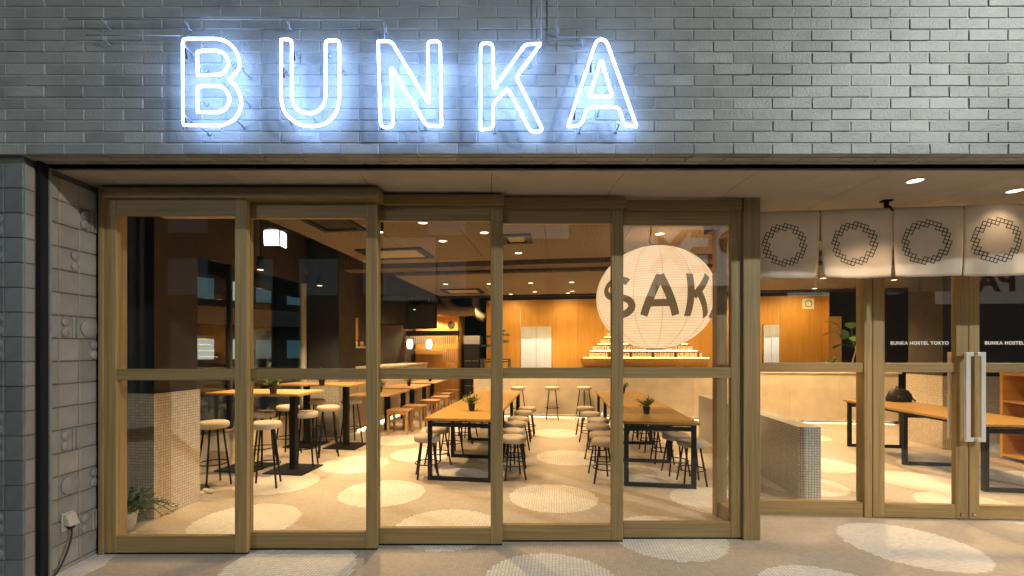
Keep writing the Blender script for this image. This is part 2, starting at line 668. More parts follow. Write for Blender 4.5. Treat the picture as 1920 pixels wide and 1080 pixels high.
def lantern_mat():
    m, nt, b = mat("lit washi paper")
    tc = N(nt, "ShaderNodeTexCoord")
    sx = N(nt, "ShaderNodeSeparateXYZ")
    nt.links.new(tc.outputs["Object"], sx.inputs[0])
    mu = N(nt, "ShaderNodeMath", operation='MULTIPLY')
    nt.links.new(sx.outputs["Z"], mu.inputs[0])
    mu.inputs[1].default_value = 1 / .0245
    fr = N(nt, "ShaderNodeMath", operation='FRACT')
    nt.links.new(mu.outputs[0], fr.inputs[0])
    lt = N(nt, "ShaderNodeMath", operation='LESS_THAN')
    nt.links.new(fr.outputs[0], lt.inputs[0])
    lt.inputs[1].default_value = .3
    n = N(nt, "ShaderNodeTexNoise")
    n.inputs["Scale"].default_value = 9
    n.inputs["Detail"].default_value = 6
    nt.links.new(tc.outputs["Object"], n.inputs["Vector"])
    mr = N(nt, "ShaderNodeMapRange")
    mr.inputs["To Min"].default_value = .93
    mr.inputs["To Max"].default_value = 1.2
    nt.links.new(n.outputs["Fac"], mr.inputs["Value"])
    mm = N(nt, "ShaderNodeMath", operation='MULTIPLY_ADD')
    nt.links.new(lt.outputs[0], mm.inputs[0])
    mm.inputs[1].default_value = -.36
    nt.links.new(mr.outputs[0], mm.inputs[2])
    b.inputs["Base Color"].default_value = (.42, .34, .25, 1)
    b.inputs["Roughness"].default_value = .9
    b.inputs["Emission Color"].default_value = (1.0, .66, .37, 1)
    nt.links.new(mm.outputs[0], b.inputs["Emission Strength"])
    return m


M['lantern'] = lantern_mat()

# ------------------------------------------------------------------ setting: floor, road, shell of the room
mb = MB()
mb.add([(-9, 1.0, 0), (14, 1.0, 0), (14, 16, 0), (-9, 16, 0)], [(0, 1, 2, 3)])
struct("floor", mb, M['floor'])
mb = MB()
mb.add([(-150, -150, -.06), (150, -150, -.06), (150, 150, -.06), (-150, 150, -.06)], [(0, 1, 2, 3)])
struct("ground", mb, M['asphalt'])
struct("kerb", MB().box(-9, 14, .86, 1.0, -.06, .0), M['mortar'], .01)


def uvbox(mb, u0, u1, v0, v1, z0, z1, mi=0):
    a = [UV(u0, v0), UV(u1, v0), UV(u1, v1), UV(u0, v1)]
    return mb.prism([(q.x, q.y) for q in a], z0, z1, mi)


# ceilings: two floating boards of joined panels under a dark void
struct("ceiling_deck", MB().prism([(-7, 2.82), (13, 2.82), (15, 16), (-7, 16)], 3.32, 3.42), M['deck'])
mb = MB().box(-7, 1.93, 3.5, 3.58, 2.63, 3.32)
mb.box(2.0, 13, 4.02, 4.10, 2.5, 3.32).box(1.93, 2.0, 3.58, 4.10, 2.5, 3.32)
struct("unseen_lintel_wall", mb, M['darkpaint'])  # unseen, added to stop light leaking above the soffit
seams_u = [-2.85, -1.95, -1.05, -.15, .75, 1.65, 2.55, 3.45, 4.35, 5.25, 6.15, 7.2]


def cloud(v_rows):
    for i in range(len(seams_u) - 1):
        for v0, v1 in zip(v_rows[:-1], v_rows[1:]):
            mb = MB()
            pts = []
            u0, u1 = seams_u[i] + .003, seams_u[i + 1] - .003
            q = [UV(u0, v0 + .003), UV(u1, v0 + .003), UV(u1, v1 - .003), UV(u0, v1 - .003)]
            front = 4.12 if (q[0].x + q[1].x) / 2 > 1.7 else 3.6
            pts = [(p.x, max(p.y, front)) for p in q]
            if min(p[1] for p in pts[2:]) <= front + .02:
                continue
            o = struct("ceiling_panel", mb.prism(pts, 2.75, 2.79), M['ceil'])
            o["kind"] = "structure"


cloud([2.5, 4.6, 6.45])
cloud([7.56, 9.05, 10.5])
struct("ceiling_beam", uvbox(MB(), -5, 8, 7.1, 7.45, 2.80, 3.32), M['beam'])
struct("ceiling_beam", uvbox(MB(), -5, 8, 10.9, 11.05, 2.76, 3.32), M['deck'])

# walls round the room
struct("wall", uvbox(MB(), -1.75, 5.85, 11.13, 11.25, 2.69, 3.32), M['deck'])
struct("wall", uvbox(MB(), -6, -1.3, 14.2, 14.3, 0, 3.32), M['darkpaint'])
struct("wall", uvbox(MB(), -1.78, -1.66, 11.32, 14.2, 0, 3.32), M['darkpaint'])
struct("wall", uvbox(MB(), 5.86, 10.5, 12.0, 12.1, 0, 3.32), M['darkpaint'])
struct("wall", uvbox(MB(), 9.3, 9.4, 2.2, 12.0, 0, 3.32), M['beige'])
struct("wall", MB().box(-3.30, -3.20, 3.2, 4.4, 0, 3.32), M['darkpaint'])
struct("wall", uvbox(MB(), -4.6, -4.3, 7.6, 14.2, 0, 3.32), M['darkpaint'])
struct("wall", uvbox(MB(), -4.26, -4.14, 3.9, 6.9, 2.55, 3.32), M['darkpaint'])


def mosaic_box(name, root, u0, u1, v0, v1, z0, z1, material):
    """box in the turned room frame, snapped to whole tiles with its faces half a tile off the grid"""
    p = .025
    nu, nv, nz = [max(1, round(d / p)) for d in (u1 - u0, v1 - v0, z1 - z0)]
    o = part(root, name, MB().box(.5 * p, (nu + .5) * p, .5 * p, (nv + .5) * p, .5 * p, (nz + .5) * p), material)
    o.location = (u0 - p / 2, v0 - p / 2, z0 - p / 2)
    return o


def room_root(name, label, cat, group=None):
    return thing(name, label, cat, (0, 0, 0), -AL, group)


# columns clad to waist height
def column(label, u0, u1, v0, v1, m1):
    t = room_root("column", label, "column", "mosaic clad columns")
    part(t, "shaft", MB().box(u0 + .02, u1 - .02, v0 + .02, v1 - .02, 1.075, 3.32), [M['navy'], M['darkpaint']])
    o = t.children[0]
    for pl in o.data.polygons:
        pl.material_index = 0 if pl.normal.y < -.5 else 1  # faces toward the glass darker and bluer than the others
    mosaic_box("mosaic_cladding", t, u0, u1, v0, v1, 0, 1.075, m1)
    return t


column("square column with cream mosaic base beside the potted fern", -3.93, -3.43, 3.39, 3.90, M['mosaicW'])
column("square column with mosaic base behind the second high table", -4.14, -3.56, 6.93, 7.6, M['mosaicG'])
column("broad column with mosaic base behind the cubby shelf", 5.55, 8.6, 7.5, 8.2, M['mosaicW'])

# low mosaic wall between dining room and lobby
t = room_root("low_wall", "low free-standing wall clad in small mosaic tiles beside the entrance window", "low wall")
mosaic_box("mosaic_cladding", t, 2.32, 2.525, 4.81, 8.0, 0, .69, M['mosaicG'])

# side window wall to the night street
t = room_root("side_window", "tall side window onto the dark street behind the high tables", "window")
part(t, "sill_wall", MB().box(-4.3, -4.15, 3.9, 6.9, .0, .42), M['beige'])
part(t, "sill", MB().box(-4.3, -4.11, 3.9, 6.9, .422, .45), M['wood_d'], .004)
part(t, "pane", MB().box(-4.19, -4.18, 3.9, 6.86, .452, 2.548), M['sideglass'])
part(t, "post", MB().box(-4.21, -4.13, 6.862, 6.925, .452, 2.548), M['white'], .004)
part(t, "post", MB().box(-4.21, -4.15, 5.2, 5.24, .452, 2.548), M['navy'], .003)

# building across the side street, seen through that window
t = thing("office_building", "dark office building with a few lit windows across the side street", "building", (-11, 18, 0), R(48))
part(t, "wall", MB().box(-14, 14, 0, 6, -.06, 14), M['nightwall'])
for i in range(12):
    for k in range(4):
        lit = random.random()
        o = part(t, "window", MB().box(-12.6 + i * 2.2, -11.9 + i * 2.2, -.06, 0.03, 1.1 + k * 2.4, 1.9 + k * 2.4),
                 M['winpale'] if lit < .18 else M['winteal'])
        part(t, "window", MB().box(-11.7 + i * 2.2, -11.1 + i * 2.2, -.06, 0.03, 1.1 + k * 2.4, 1.9 + k * 2.4), M['winpale'] if lit > .93 else M['winteal'])

for k in range(4):
    part(t, "balcony", MB().box(-13.5, 13.5, -.5, -.061, .1 + k * 2.4, .75 + k * 2.4), M['balcony'])

# ------------------------------------------------------------------ facade: brick fascia
BY = 2.72            # face of the bricks
BZ = 2.636
PH, PW = .0686, .2372
t_f = thing("brick_fascia", "grey painted brick wall above the shopfront carrying the neon letters", "brick wall", (0, BY, BZ))
g = .0075


def brick_mesh(w, depth=.05):
    h = PH - g
    c = .003
    mb = MB()
    x0, x1, z0, z1 = 0, w, 0, h
    v = [(x0, depth, z0), (x1, depth, z0), (x1, depth, z1), (x0, depth, z1),
         (x0, c, z0), (x1, c, z0), (x1, c, z1), (x0, c, z1),
         (x0 + c, 0, z0 + c), (x1 - c, 0, z0 + c), (x1 - c, 0, z1 - c), (x0 + c, 0, z1 - c)]
    f = [(8, 9, 10, 11)]
    for i in range(4):
        j = (i + 1) % 4
        f.append((4 + i, 4 + j, 8 + j, 8 + i))
        f.append((i, j, 4 + j, 4 + i))
    return mb.add(v, f)


full = brick_mesh(PW - g).mesh("brick", M['brick'])
x_lo, x_hi = -3.16, 3.55
nb = 0
top = MB()
for row in range(30):
    off = -3.16 - PW * 6 + (.0 if row % 2 == 0 else PW / 2) + .112
    k = 0
    while off + k * PW < x_hi + 1.6:
        x = off + k * PW + random.uniform(-.002, .002)
        k += 1
        z = row * PH + random.uniform(-.0012, .0012)
        y = random.uniform(-.0016, .0016)
        if row < 10 and x_lo < x + PW and x < x_hi - .2:
            o = link("brick", full, t_f)
            o.location = (x, y, z)
            o.rotation_euler = (random.uniform(-.024, .020), random.uniform(-.003, .003), random.uniform(-.009, .009))
            nb += 1
        else:
            b_ = brick_mesh(PW - g)
            top.add([(p[0] + x, p[1] + y, p[2] + z) for p in b_.v], b_.f)
o = part(t_f, "upper_brickwork", top, M['brick'])
o["kind"] = "stuff"
part(t_f, "mortar_bed", MB().box(-9, 9, .0044, .10, .004, 2.05), M['mortar'])
part(t_f, "upper_wall", MB().box(-9, 9, .0045, .12, 2.05, 6), M['mortar'])
# underside: bricks turned under the edge
for r_, (ya, yb) in enumerate(((.052, .098), (.104, .146))):
    mbx = MB()
    k = 0
    while k * PW - 3.3 + r_ * PW / 2 < 3.7:
        x = -3.3 + r_ * PW / 2 + k * PW
        mbx.box(x, x + PW - g, ya, yb, -.002, .03)
        k += 1
    o = part(t_f, "underside_bricks", mbx, M['brick'], 0)
    o["kind"] = "stuff"
part(t_f, "underside_bed", MB().box(-9, 9, .1005, .147, .003, .3), M['mortar'])
struct("lintel_slot", MB().box(-9, 9, BY + .149, BY + .205, 2.66, 3.2), M['slot'])

# soffit boards
SZ = 2.618
for i in range(-5, 7):
    x0 = i * .868
    mbx = MB().box(x0 + .002, x0 + .866, 2.963, 4.0, SZ, SZ + .012)
    struct("ceiling_panel", mbx, M['soffit'])
struct("ceiling_edge_strip", MB().box(-9, 9, 2.925, 2.960, SZ - .002, SZ + .05), M['soffit'], .002)
struct("ceiling_backing", MB().box(-9, 9, 2.925, 4.01, SZ + .0125, SZ + .04), M['deck'])

# left pier, tiled
t = thing("tiled_pier", "blue grey tiled pier at the corner of the shopfront under the bricks", "pier", (-2.85, 2.74, 0))
part(t, "core", MB().box(-3, -.012, .012, .11, -.03, 2.634), M['joint'])


def tile_box(w, h, d, c=.004):
    mb = MB()
    v = [(0, d, 0), (w, d, 0), (w, d, h), (0, d, h), (0, c, 0), (w, c, 0), (w, c, h), (0, c, h),
         (c, 0, c), (w - c, 0, c), (w - c, 0, h - c), (c, 0, h - c)]
    f = [(8, 9, 10, 11)]
    for i in range(4):
        j = (i + 1) % 4
        f.append((4 + i, 4 + j, 8 + j, 8 + i))
        f.append((i, j, 4 + j, 4 + i))
    return mb.add(v, f)


TP = .151
tm = {}
for w_ in (.1135, TP - .003):
    tm[w_] = tile_box(w_, TP - .003, .014).mesh("tile", M['piertile'])
for r_ in range(18):
    z = 2.439 - TP * 15 + (r_ - 1) * TP + .0
    if z + TP > 2.66:
        continue
    for cidx, (x, w_) in enumerate(((-.1135, .1135), *[(-.1165 - (TP - .003) - TP * q_, TP - .003) for q_ in range(4)])):
        o = link("tile", tm[w_], t)
        o.location = (x, random.uniform(-.0015, .0015), z)
        o.rotation_euler = (random.uniform(-.008, .008), 0, random.uniform(-.01, .01))
        if cidx == 1 and r_ % 4 in (1, 2):
            for zz in (.04, .11):
                rel = MB().lathe([(.033, -.006), (.033, .004), (.028, .008), (.0, .0085)], 20)
                rel.xf(lambda p, zz=zz: Vector((.112 + p.x, -p.z, zz + p.y)))
                part(o, "disc", rel, M['piertile'])
# edge tiles round the return of the pier
em = tile_box(.058, TP - .003, .012).xf(lambda p: Vector((-p.y, p.x, p.z))).mesh("tile", M['walltile'])
for r_ in range(18):
    z = 2.439 - TP * 15 + (r_ - 1) * TP
    if z + TP > 2.66:
        continue
    o = link("tile", em, t)
    o.location = (.0005, .0155, z)
solo("shutter_guide", MB().box(-2.849, -2.826, 2.822, 2.872, 0, 2.66), M['slot'],
     "black vertical roller shutter channel between pier and tiled side wall", "shutter channel")

# tiled side wall of the recess with relief tiles
WX = -2.82
t = thing("tiled_side_wall", "beige tiled side wall of the shopfront recess with raised disc tiles", "tiled wall", (WX, 2.83, 0))
part(t, "core", MB().box(-.1, -.012, .045, .50, 0, SZ - .001), M['joint'])
part(t, "edge_trim", MB().box(-.06, .004, .043, .056, 0, SZ - .002), M['walltile'], .002)
cols = [(.058, .050), (.111, .139), (.253, .139)]
reliefs = {(15, 2): 'bars', (13, 1): 'discs', (10, 1): 'bars', (10, 2): 'big', (9, 2): 'discs', (5, 1): 'bars', (3, 1): 'big', (3, 2): 'discs', (1, 2): 'bars'}


def turn(p):           # tile front (-y) to face +x, width along +y
    return Vector((-p.y, p.x, p.z))


wm = {}
for c_, (y, w_) in enumerate(cols):
    wm[c_] = tile_box(w_, .146, .014, .006).xf(turn).mesh("tile", M['walltile'])


def disc(cx, cz, r, h=.013):
    mb = MB().lathe([(r, -.004), (r, h * .6), (r - .004, h), (.0005, h + .0005)], 24)
    return mb.xf(lambda p: Vector((p.z, cx + p.x, cz + p.y)))


for r_ in range(-1, 18):
    for c_, (y, w_) in enumerate(cols):
        z = .03 + r_ * .15
        if r_ == -1:
            continue
        if z + .147 > SZ:
            continue
        o = link("tile", wm[c_], t)
        o.location = (random.uniform(-.0015, .0015), y, z)
        o.rotation_euler = (0, random.uniform(-.006, .006), random.uniform(-.012, .012))
        k = reliefs.get((r_, c_))
        if k == 'big':
            part(o, "disc", disc(.07, .0735, .066), M['walltile'])
        elif k == 'discs':
            for zz in (.038, .108):
                part(o, "disc", disc(.105, zz, .03), M['walltile'])
        elif k == 'bars':
            for zz in (.038, .108):
                part(o, "disc", disc(.036, zz, .03), M['walltile'])
            for yy in (.085, .113):
                part(o, "bar", MB().box(-.003, .011, yy, yy + .017, .004, .143), M['walltile'], .002)
part(t, "skirting", MB().box(-.012, .001, .058, .392, 0, .027), M['walltile'])

# outdoor socket and cable
t = thing("outdoor_socket", "ivory weatherproof socket box low on the tiled side wall", "socket", (WX + .003, 2.985, .32))
part(t, "back_plate", MB().box(0, .012, -.042, .042, -.06, .06), M['plastic'], .003)
cv = MB().add([(.012, -.036, -.02), (.012, .036, -.02), (.012, .036, .052), (.012, -.036, .052), (.06, -.036, -.026), (.06, .036, -.026), (.03, .036, .05), (.03, -.036, .05)],
              [(4, 5, 6, 7), (0, 4, 7, 3), (1, 2, 6, 5), (3, 7, 6, 2), (0, 1, 5, 4)])
part(t, "cover", cv, M['plastic'], .004)
part(t, "plug", MB().box(.02, .045, -.014, .014, -.05, -.027), M['rubber'], .003)
pts = []
for i in range(15):
    s_ = i / 14
    y = 2.985 - .20 * s_ ** 1.5
    z = .27 - .29 * s_ + .02 * math.sin(s_ * 6)
    pts.append((WX + .036 + .03 * math.sin(s_ * 3.1), y, max(.008, z)))
pts.append((WX + .02, 2.72, .008))
solo("power_cable", MB().tube(pts, .006, 8), M['rubber'], "black power cable hanging from the outdoor socket to the paving", "cable")

# ------------------------------------------------------------------ sliding timber doors
DY = [3.20, 3.27, 3.345, 3.41, 3.46]
TH = .042
spec = [  # outer left px, glass left, glass right, outer right
    (193, 217, 440, 463), (446, 470, 686, 707), (690, 711, 920, 942), (924, 943, 1147, 1168), (1150, 1169, 1371, 1393)]
door_labels = [
    "timber framed sliding glass panel next to the tiled side wall",
    "timber framed sliding glass panel in front of the high tables",
    "timber framed sliding glass panel before the box stools and middle long table",
    "timber framed sliding glass panel in the middle of the aisle view",
    "timber framed sliding glass panel before the big paper lantern"]
Z_MID0, Z_MID1, Z_BOT, Z_TOP = 1.238, 1.318, .13, 2.412
for i, (a, b, c, d) in enumerate(spec):
    Y = DY[i]
    xa, xb, xc, xd = [FX(q, Y) for q in (a, b, c, d)]
    t = thing("sliding_door", door_labels[i], "sliding door", ((xa + xd) / 2, Y, 0), 0, "sliding timber glass doors")

    def pb(name, x0, x1, z0, z1, m_, y0=0.0, y1=TH, bev=.003):
        return part(t, name, MB().box(x0, x1, Y + y0, Y + y1, z0, z1), m_, bev, True)
    pb("stile", xa, xb, .012, 2.585, M['wood_v'])
    pb("stile", xc, xd, .012, 2.585, M['wood_v'])
    pb("top_rail", xb + .0005, xc - .0005, Z_TOP, 2.584, M['wood_h'], .002)
    pb("mid_rail", xb + .0005, xc - .0005, Z_MID0, Z_MID1, M['wood_h'], .002)
    pb("bottom_rail", xb + .0005, xc - .0005, .012, Z_BOT, M['wood_h'], .002)
    for z0, z1 in ((Z_BOT, Z_MID0), (Z_MID1, Z_TOP)):
        pb("pane", xb, xc, z0, z1, M['glass'], .018, .024, 0)
# door track and header boards
for i, (a, b, c, d) in enumerate(spec):
    Y = DY[i]
    struct("sill_track", MB().box(FX(a, Y) + (.0 if i == 0 else .035), FX(d, Y) - .001, Y + .004, Y + .038, .001, .010), M['black'])
heads = [(193, 711, 3.165, "first"), (711, 946, 3.315, "second"), (946, 1175, 3.378, "third"), (1175, 1392, 3.43, "fourth")]
hl = ["long timber header board over the two sliding panels by the tiled wall",
      "timber header board over the sliding panel before the box stools",
      "timber header board over the aisle sliding panel",
      "short timber header board over the panel before the paper lantern"]
for (a, b, Y, _), lb in zip(heads, hl):
    solo("header_board", MB().box(FX(a, Y), FX(b, Y) - .002, Y, 3.505 if Y > 3.3 else 3.50, 2.524, 2.598), M['wood_h'], lb, "header board", "timber header boards", .003)
struct("door_jamb", MB().box(FX(184, 3.19), FX(193, 3.19) - .001, 3.19, 3.40, 0, SZ - .002), M['wood_v'], .003)
struct("door_jamb", MB().box(-2.95, -2.765, 3.25, 3.42, 0, SZ - .02), M['wood_v'], .003)
solo("timber_post", MB().box(FX(1394, 3.44), FX(1426, 3.44), 3.44, 3.535, 0, SZ - .001), M['wood_v'],
     "tall square timber post between the sliding doors and the entrance recess", "post", None, .004)

# glazed return between post and entrance
t = thing("return_window", "narrow glazed timber return behind the tall post", "window", (2.0, 3.75, 0))
part(t, "stile", MB().box(-.045, .045, .165, .245, 0, 2.5), M['wood_v'], .003)
part(t, "stile", MB().box(-.04, .04, -.213, -.17, 0, 2.6), M['wood_v'], .003)
for nm, z0, z1 in (("bottom_rail", .0, .13), ("mid_rail", 1.25, 1.33), ("top_rail", 2.42, 2.5)):
    part(t, nm, MB().box(-.03, .03, -.169, .164, z0, z1), M['wood_d'], .003)
part(t, "pane", MB().box(-.003, .003, -.169, .164, .131, 1.249), M['glass'])
part(t, "pane", MB().box(-.003, .003, -.169, .164, 1.331, 2.419), M['glass'])

# ------------------------------------------------------------------ entrance window and doors
BE = R(3.5)
E0 = (2.04, 3.985)


def S(px):
    k = (px - PX) / F
    return (k * E0[1] - E0[0]) / (math.cos(BE) + k * math.sin(BE))


t = thing("entrance_window", "fixed timber framed window beside the hostel doors behind the curtain", "window", (*E0, 0), -BE)


def ebox(t, name, s0, s1, y0, y1, z0, z1, m_, bev=.003):
    return part(t, name, MB().box(s0, s1, y0, y1, z0, z1), m_, bev)


s1 = S(1619)
sp = S(1634)
ebox(t, "bottom_rail", .01, s1, 0, .05, 0, .132, M['wood_h'])
ebox(t, "mid_rail", .01, s1, 0, .05, 1.262, 1.342, M['wood_h'])
ebox(t, "top_rail", .01, s1, 0, .05, 2.40, 2.5, M['wood_h'])
ebox(t, "post", s1 + .001, sp, -.01, .09, 0, 2.5, M['wood_v'])
ebox(t, "pane", .01, s1, .02, .026, .133, 1.261, M['glass'], 0)
ebox(t, "pane", .01, s1, .02, .026, 1.343, 2.399, M['glass'], 0)
struct("lintel_board", MB().box(0, 4.2, -.01, .06, 2.502, 2.615).xf(lambda p: Vector((E0[0] + p.x * math.cos(BE) + p.y * math.sin(BE), E0[1] - p.x * math.sin(BE) + p.y * math.cos(BE), p.z))), M['wood_h'])


def entrance_door(px0, px1, gl0, gl1, label, inner_right):
    s0, s3 = S(px0), S(px1)
    a, b = S(gl0), S(gl1)
    t = thing("entrance_door", label, "door", (E0[0] + s0 * math.cos(BE), E0[1] - s0 * math.sin(BE), 0), -BE, "hostel entrance doors")
    w, a, b = s3 - s0, a - s0, b - s0
    y0, y1 = -.012, .032
    def e(name, x0, x1, z0, z1, m_, bev=.003, ya=y0, yb=y1):
        return part(t, name, MB().box(x0, x1, ya, yb, z0, z1), m_, bev)
    e("stile", 0, a, .012, 2.498, M['wood_v'])
    e("stile", b, w, .012, 2.498, M['wood_v'])
    e("top_rail", a + .0005, b - .0005, 2.39, 2.497, M['wood_h'], .003, y0 + .002)
    e("mid_rail", a + .0005, b - .0005, 1.262, 1.342, M['wood_h'], .003, y0 + .002)
    e("bottom_rail", a + .0005, b - .0005, .012, .128, M['wood_h'], .003, y0 + .002)
    e("pane", a, b, .128, 1.262, M['glass'], 0, .006, .012)
    up = e("pane", a, b, 1.342, 2.39, M['glass'], 0, .006, .012)
    me = text_mesh("BUNKA HOSTEL TOKYO", .058, .0004, .0016, 1.12)
    me.materials.clear()
    me.materials.append(M['vinyl'])
    xs = [v.co.x for v in me.vertices]
    k = .475 / (max(xs) - min(xs))
    for v in me.vertices:
        v.co = Vector((a + .06 + (v.co.x - min(xs)) * k, .0045 - v.co.z, 1.512 + v.co.y * k))
    link("lettering", me, up)
    xl = w - .055 if inner_right else .035
    lk = MB().lathe([(.012, 0), (.012, .012), (.009, .016), (.0005, .0165)], 16).xf(lambda p: Vector((xl + p.x, y0 - p.z, .05 + p.y)))
    part(t, "lock", lk, M['chrome'])
    # C-shaped pull handle on the meeting stile
    xe = w - .012 if inner_right else .012
    sgn = -1 if inner_right else 1
    xo = xe + sgn * .062
    h0, h1 = .68, 1.435
    for yy in (y0 - .062, y1 + .044):
        mbh = MB().box(min(xo, xo + sgn * -.036), max(xo, xo + sgn * -.036), yy, yy + .02, h0, h1)
        mbh.box(min(xo - sgn * .0362, xe), max(xo - sgn * .0362, xe), yy + .001, yy + .019, h1 - .034, h1 - .001)
        mbh.box(min(xo - sgn * .0362, xe), max(xo - sgn * .0362, xe), yy + .001, yy + .019, h0 + .001, h0 + .034)
        ya, yb = (yy + .02, y0) if yy < y0 else (y1, yy)
        for hz in (h0 + .004, h1 - .03):
            mbh.box(min(xe, xe - sgn * -.02), max(xe, xe - sgn * -.02), ya, yb, hz, hz + .026)
        part(t, "handle", mbh, M['steel'], .002)
    return t


entrance_door(1635, 1813, 1657, 1790, "timber glass entrance door next to the fixed window with pull handle", True)
entrance_door(1815, 2010, 1834, 1988, "timber glass entrance door at the edge of the shopfront with pull handle", False)
s2 = S(2012)
t = thing("entrance_sidelight", "narrow timber framed sidelight beyond the second entrance door", "window", (E0[0] + s2 * math.cos(BE), E0[1] - s2 * math.sin(BE), 0), -BE)
part(t, "stile", MB().box(0, .09, -.01, .09, 0, 2.5), M['wood_v'], .003)
part(t, "bottom_rail", MB().box(.091, 2.2, 0, .05, 0, .13), M['wood_h'], .003)
part(t, "pane", MB().box(.091, 2.2, .02, .026, .13, 2.5), M['glass'])

# ------------------------------------------------------------------ noren curtain
CREST = [(0, 0), (1, 0), (2, 0), (3, 0), (3, 1), (4, 1), (5, 1), (5, 2), (6, 2), (6, 3), (6, 4), (7, 4), (7, 5), (7, 6), (7, 7), (6, 7), (6, 8), (6, 9),
         (5, 9), (5, 10), (4, 10), (3, 10), (3, 11), (2, 11), (1, 11), (0, 11), (0, 10), (-1, 10), (-2, 10), (-2, 9), (-3, 9), (-3, 8), (-3, 7), (-4, 7),
         (-4, 6), (-4, 5), (-4, 4), (-3, 4), (-3, 3), (-3, 2), (-2, 2), (-2, 1), (-1, 1), (0, 1)]
NA = R(6.0)
N0 = Vector((2.12, 3.60, 0))


def NS(px):
    k = (px - PX) / F
    return (k * N0.y - N0.x) / (math.cos(NA) + k * math.sin(NA))


t = thing("curtain_rail", "thin dark rail hung from the soffit carrying the cloth curtain", "rail", N0, -NA)
part(t, "rod", MB().tube([(-.04, .012, 2.545), (3.1, .012, 2.545)], .009, 10), M['black'])
for sx_ in (NS(1663), NS(1663) + 1.5):
    part(t, "bracket", MB().box(sx_ - .012, sx_ + .012, -.006, .016, 2.556, 2.606).box(sx_ - .035, sx_ + .035, -.02, .03, 2.606, 2.617), M['black'], .002)
    part(t, "hook", MB().tube([(sx_, -.012, 2.57), (sx_ + .02, -.014, 2.55), (sx_ + .03, -.014, 2.528)], .008, 8), M['black'])

t = thing("noren_curtain", "pale linen split curtain printed with rings of small squares above the entrance", "curtain", N0, -NA)
edges = [NS(q) for q in (1405, 1536, 1672, 1804)]
edges += [edges[-1] + .475 * (i + 1) for i in range(2)]
NZ0, NZ1 = 2.02, 2.553
for i in range(len(edges) - 1):
    a, b = edges[i] + .004, edges[i + 1] - .004
    ph = i * 1.7

    def fold(x, z, ph=ph, a=a, b=b):
        q = (x - a) / (b - a)
        d = (NZ1 - z) / (NZ1 - NZ0)
        return -.012 - .016 * d * math.sin(q * 5.2 + ph) - .02 * d ** 4 * math.sin(q * 3.1 + ph * .7) + .004 * math.sin(q * 17 + ph) * d

    nx, nz = 26, 22
    v, f = [], []
    for kz in range(nz + 1):
        for kx in range(nx + 1):
            qz = kz / nz
            z = NZ1 - (NZ1 - NZ0) * qz
            pin = .010 * max(0, qz - .3)
            x = a + (b - a) * kx / nx
            x += pin * (1 - 2 * kx / nx)
            z -= .008 * math.sin(kx / nx * math.pi) * qz * (1 if i % 2 else .3)
            v.append((x, fold(x, z), z))
    for kz in range(nz):
        for kx in range(nx):
            q = kz * (nx + 1) + kx
            f.append((q, q + nx + 1, q + nx + 2, q + 1))
    cp = part(t, "cloth_panel", MB().add(v, f, 0, True), M['cloth'])
    so = cp.modifiers.new("thickness", 'SOLIDIFY')
    so.thickness = .0015
    so.offset = 1
    # printed crest: a ring of small square outlines on a grid turned by 18 degrees
    cx, cz, s_ = (NS(1472) if i == 0 else (a + b) / 2), 2.278, .0272
    cr = MB()
    ct, st = math.cos(R(-19)), math.sin(R(-19))
    hw = .0031

    def pt(x, z):
        X, Z = cx + x * ct - z * st, cz + x * st + z * ct
        return (X, fold(X, Z) - .0026, Z)
    done = set()
    for gi, gj in CREST:
        gx, gz = gi - 2 - .5, -(gj - 5.5) - .5
        if True:
            for e_ in (((gx, gz), (gx + 1, gz)), ((gx, gz + 1), (gx + 1, gz + 1)), ((gx, gz), (gx, gz + 1)), ((gx + 1, gz), (gx + 1, gz + 1))):
                if e_ in done:
                    continue
                done.add(e_)
                (x0, z0), (x1, z1) = e_
                x0, z0, x1, z1 = x0 * s_, z0 * s_, x1 * s_, z1 * s_
                if z0 == z1:
                    q = [(x0 - hw, z0 - hw), (x1 + hw, z0 - hw), (x1 + hw, z0 + hw), (x0 - hw, z0 + hw)]
                else:
                    q = [(x0 - hw, z0), (x0 + hw, z0), (x0 + hw, z1), (x0 - hw, z1)]
                cr.add([pt(*p) for p in q], [(0, 1, 2, 3)])
    part(cp, "crest", cr, M['ink'])

# ------------------------------------------------------------------ neon letters
NY = 2.637


def npath(pts, ox, oy, sc):
    return [P(ox + x / sc, oy + y / sc, NY) for x, y in pts]


def roundpath(pts, radii, closed=True):
    """fillet the corners of a polyline (pixel units)"""
    out = []
    n = len(pts)
    for i, p in enumerate(pts):
        r = radii[i] if isinstance(radii, (list, tuple)) else radii
        if r <= 0 or (not closed and i in (0, n - 1)):
            out.append(p)
            continue
        a, b = Vector(pts[i - 1]), Vector(pts[(i + 1) % n])
        q = Vector(p)
        da, db = (a - q), (b - q)
        ra = min(r, da.length * .45)
        rb = min(r, db.length * .45)
        s, e = q + da.normalized() * ra, q + db.normalized() * rb
        for k in range(6):
            u = k / 5
            out.append(tuple(s * (1 - u) ** 2 + q * 2 * u * (1 - u) + e * u * u))
    return out


def smoothcurve(pts, n=6):
    """Catmull-Rom through the points"""
    out = []
    for i in range(len(pts) - 1):
        p0, p1, p2, p3 = [Vector(pts[max(0, min(len(pts) - 1, k))]) for k in (i - 1, i, i + 1, i + 2)]
        for k in range(n):
            u = k / n
            out.append(tuple(.5 * ((2 * p1) + (p2 - p0) * u + (2 * p0 - 5 * p1 + 4 * p2 - p3) * u * u + (3 * p1 - p0 - 3 * p2 + p3) * u ** 3)))
    out.append(pts[-1])
    return out


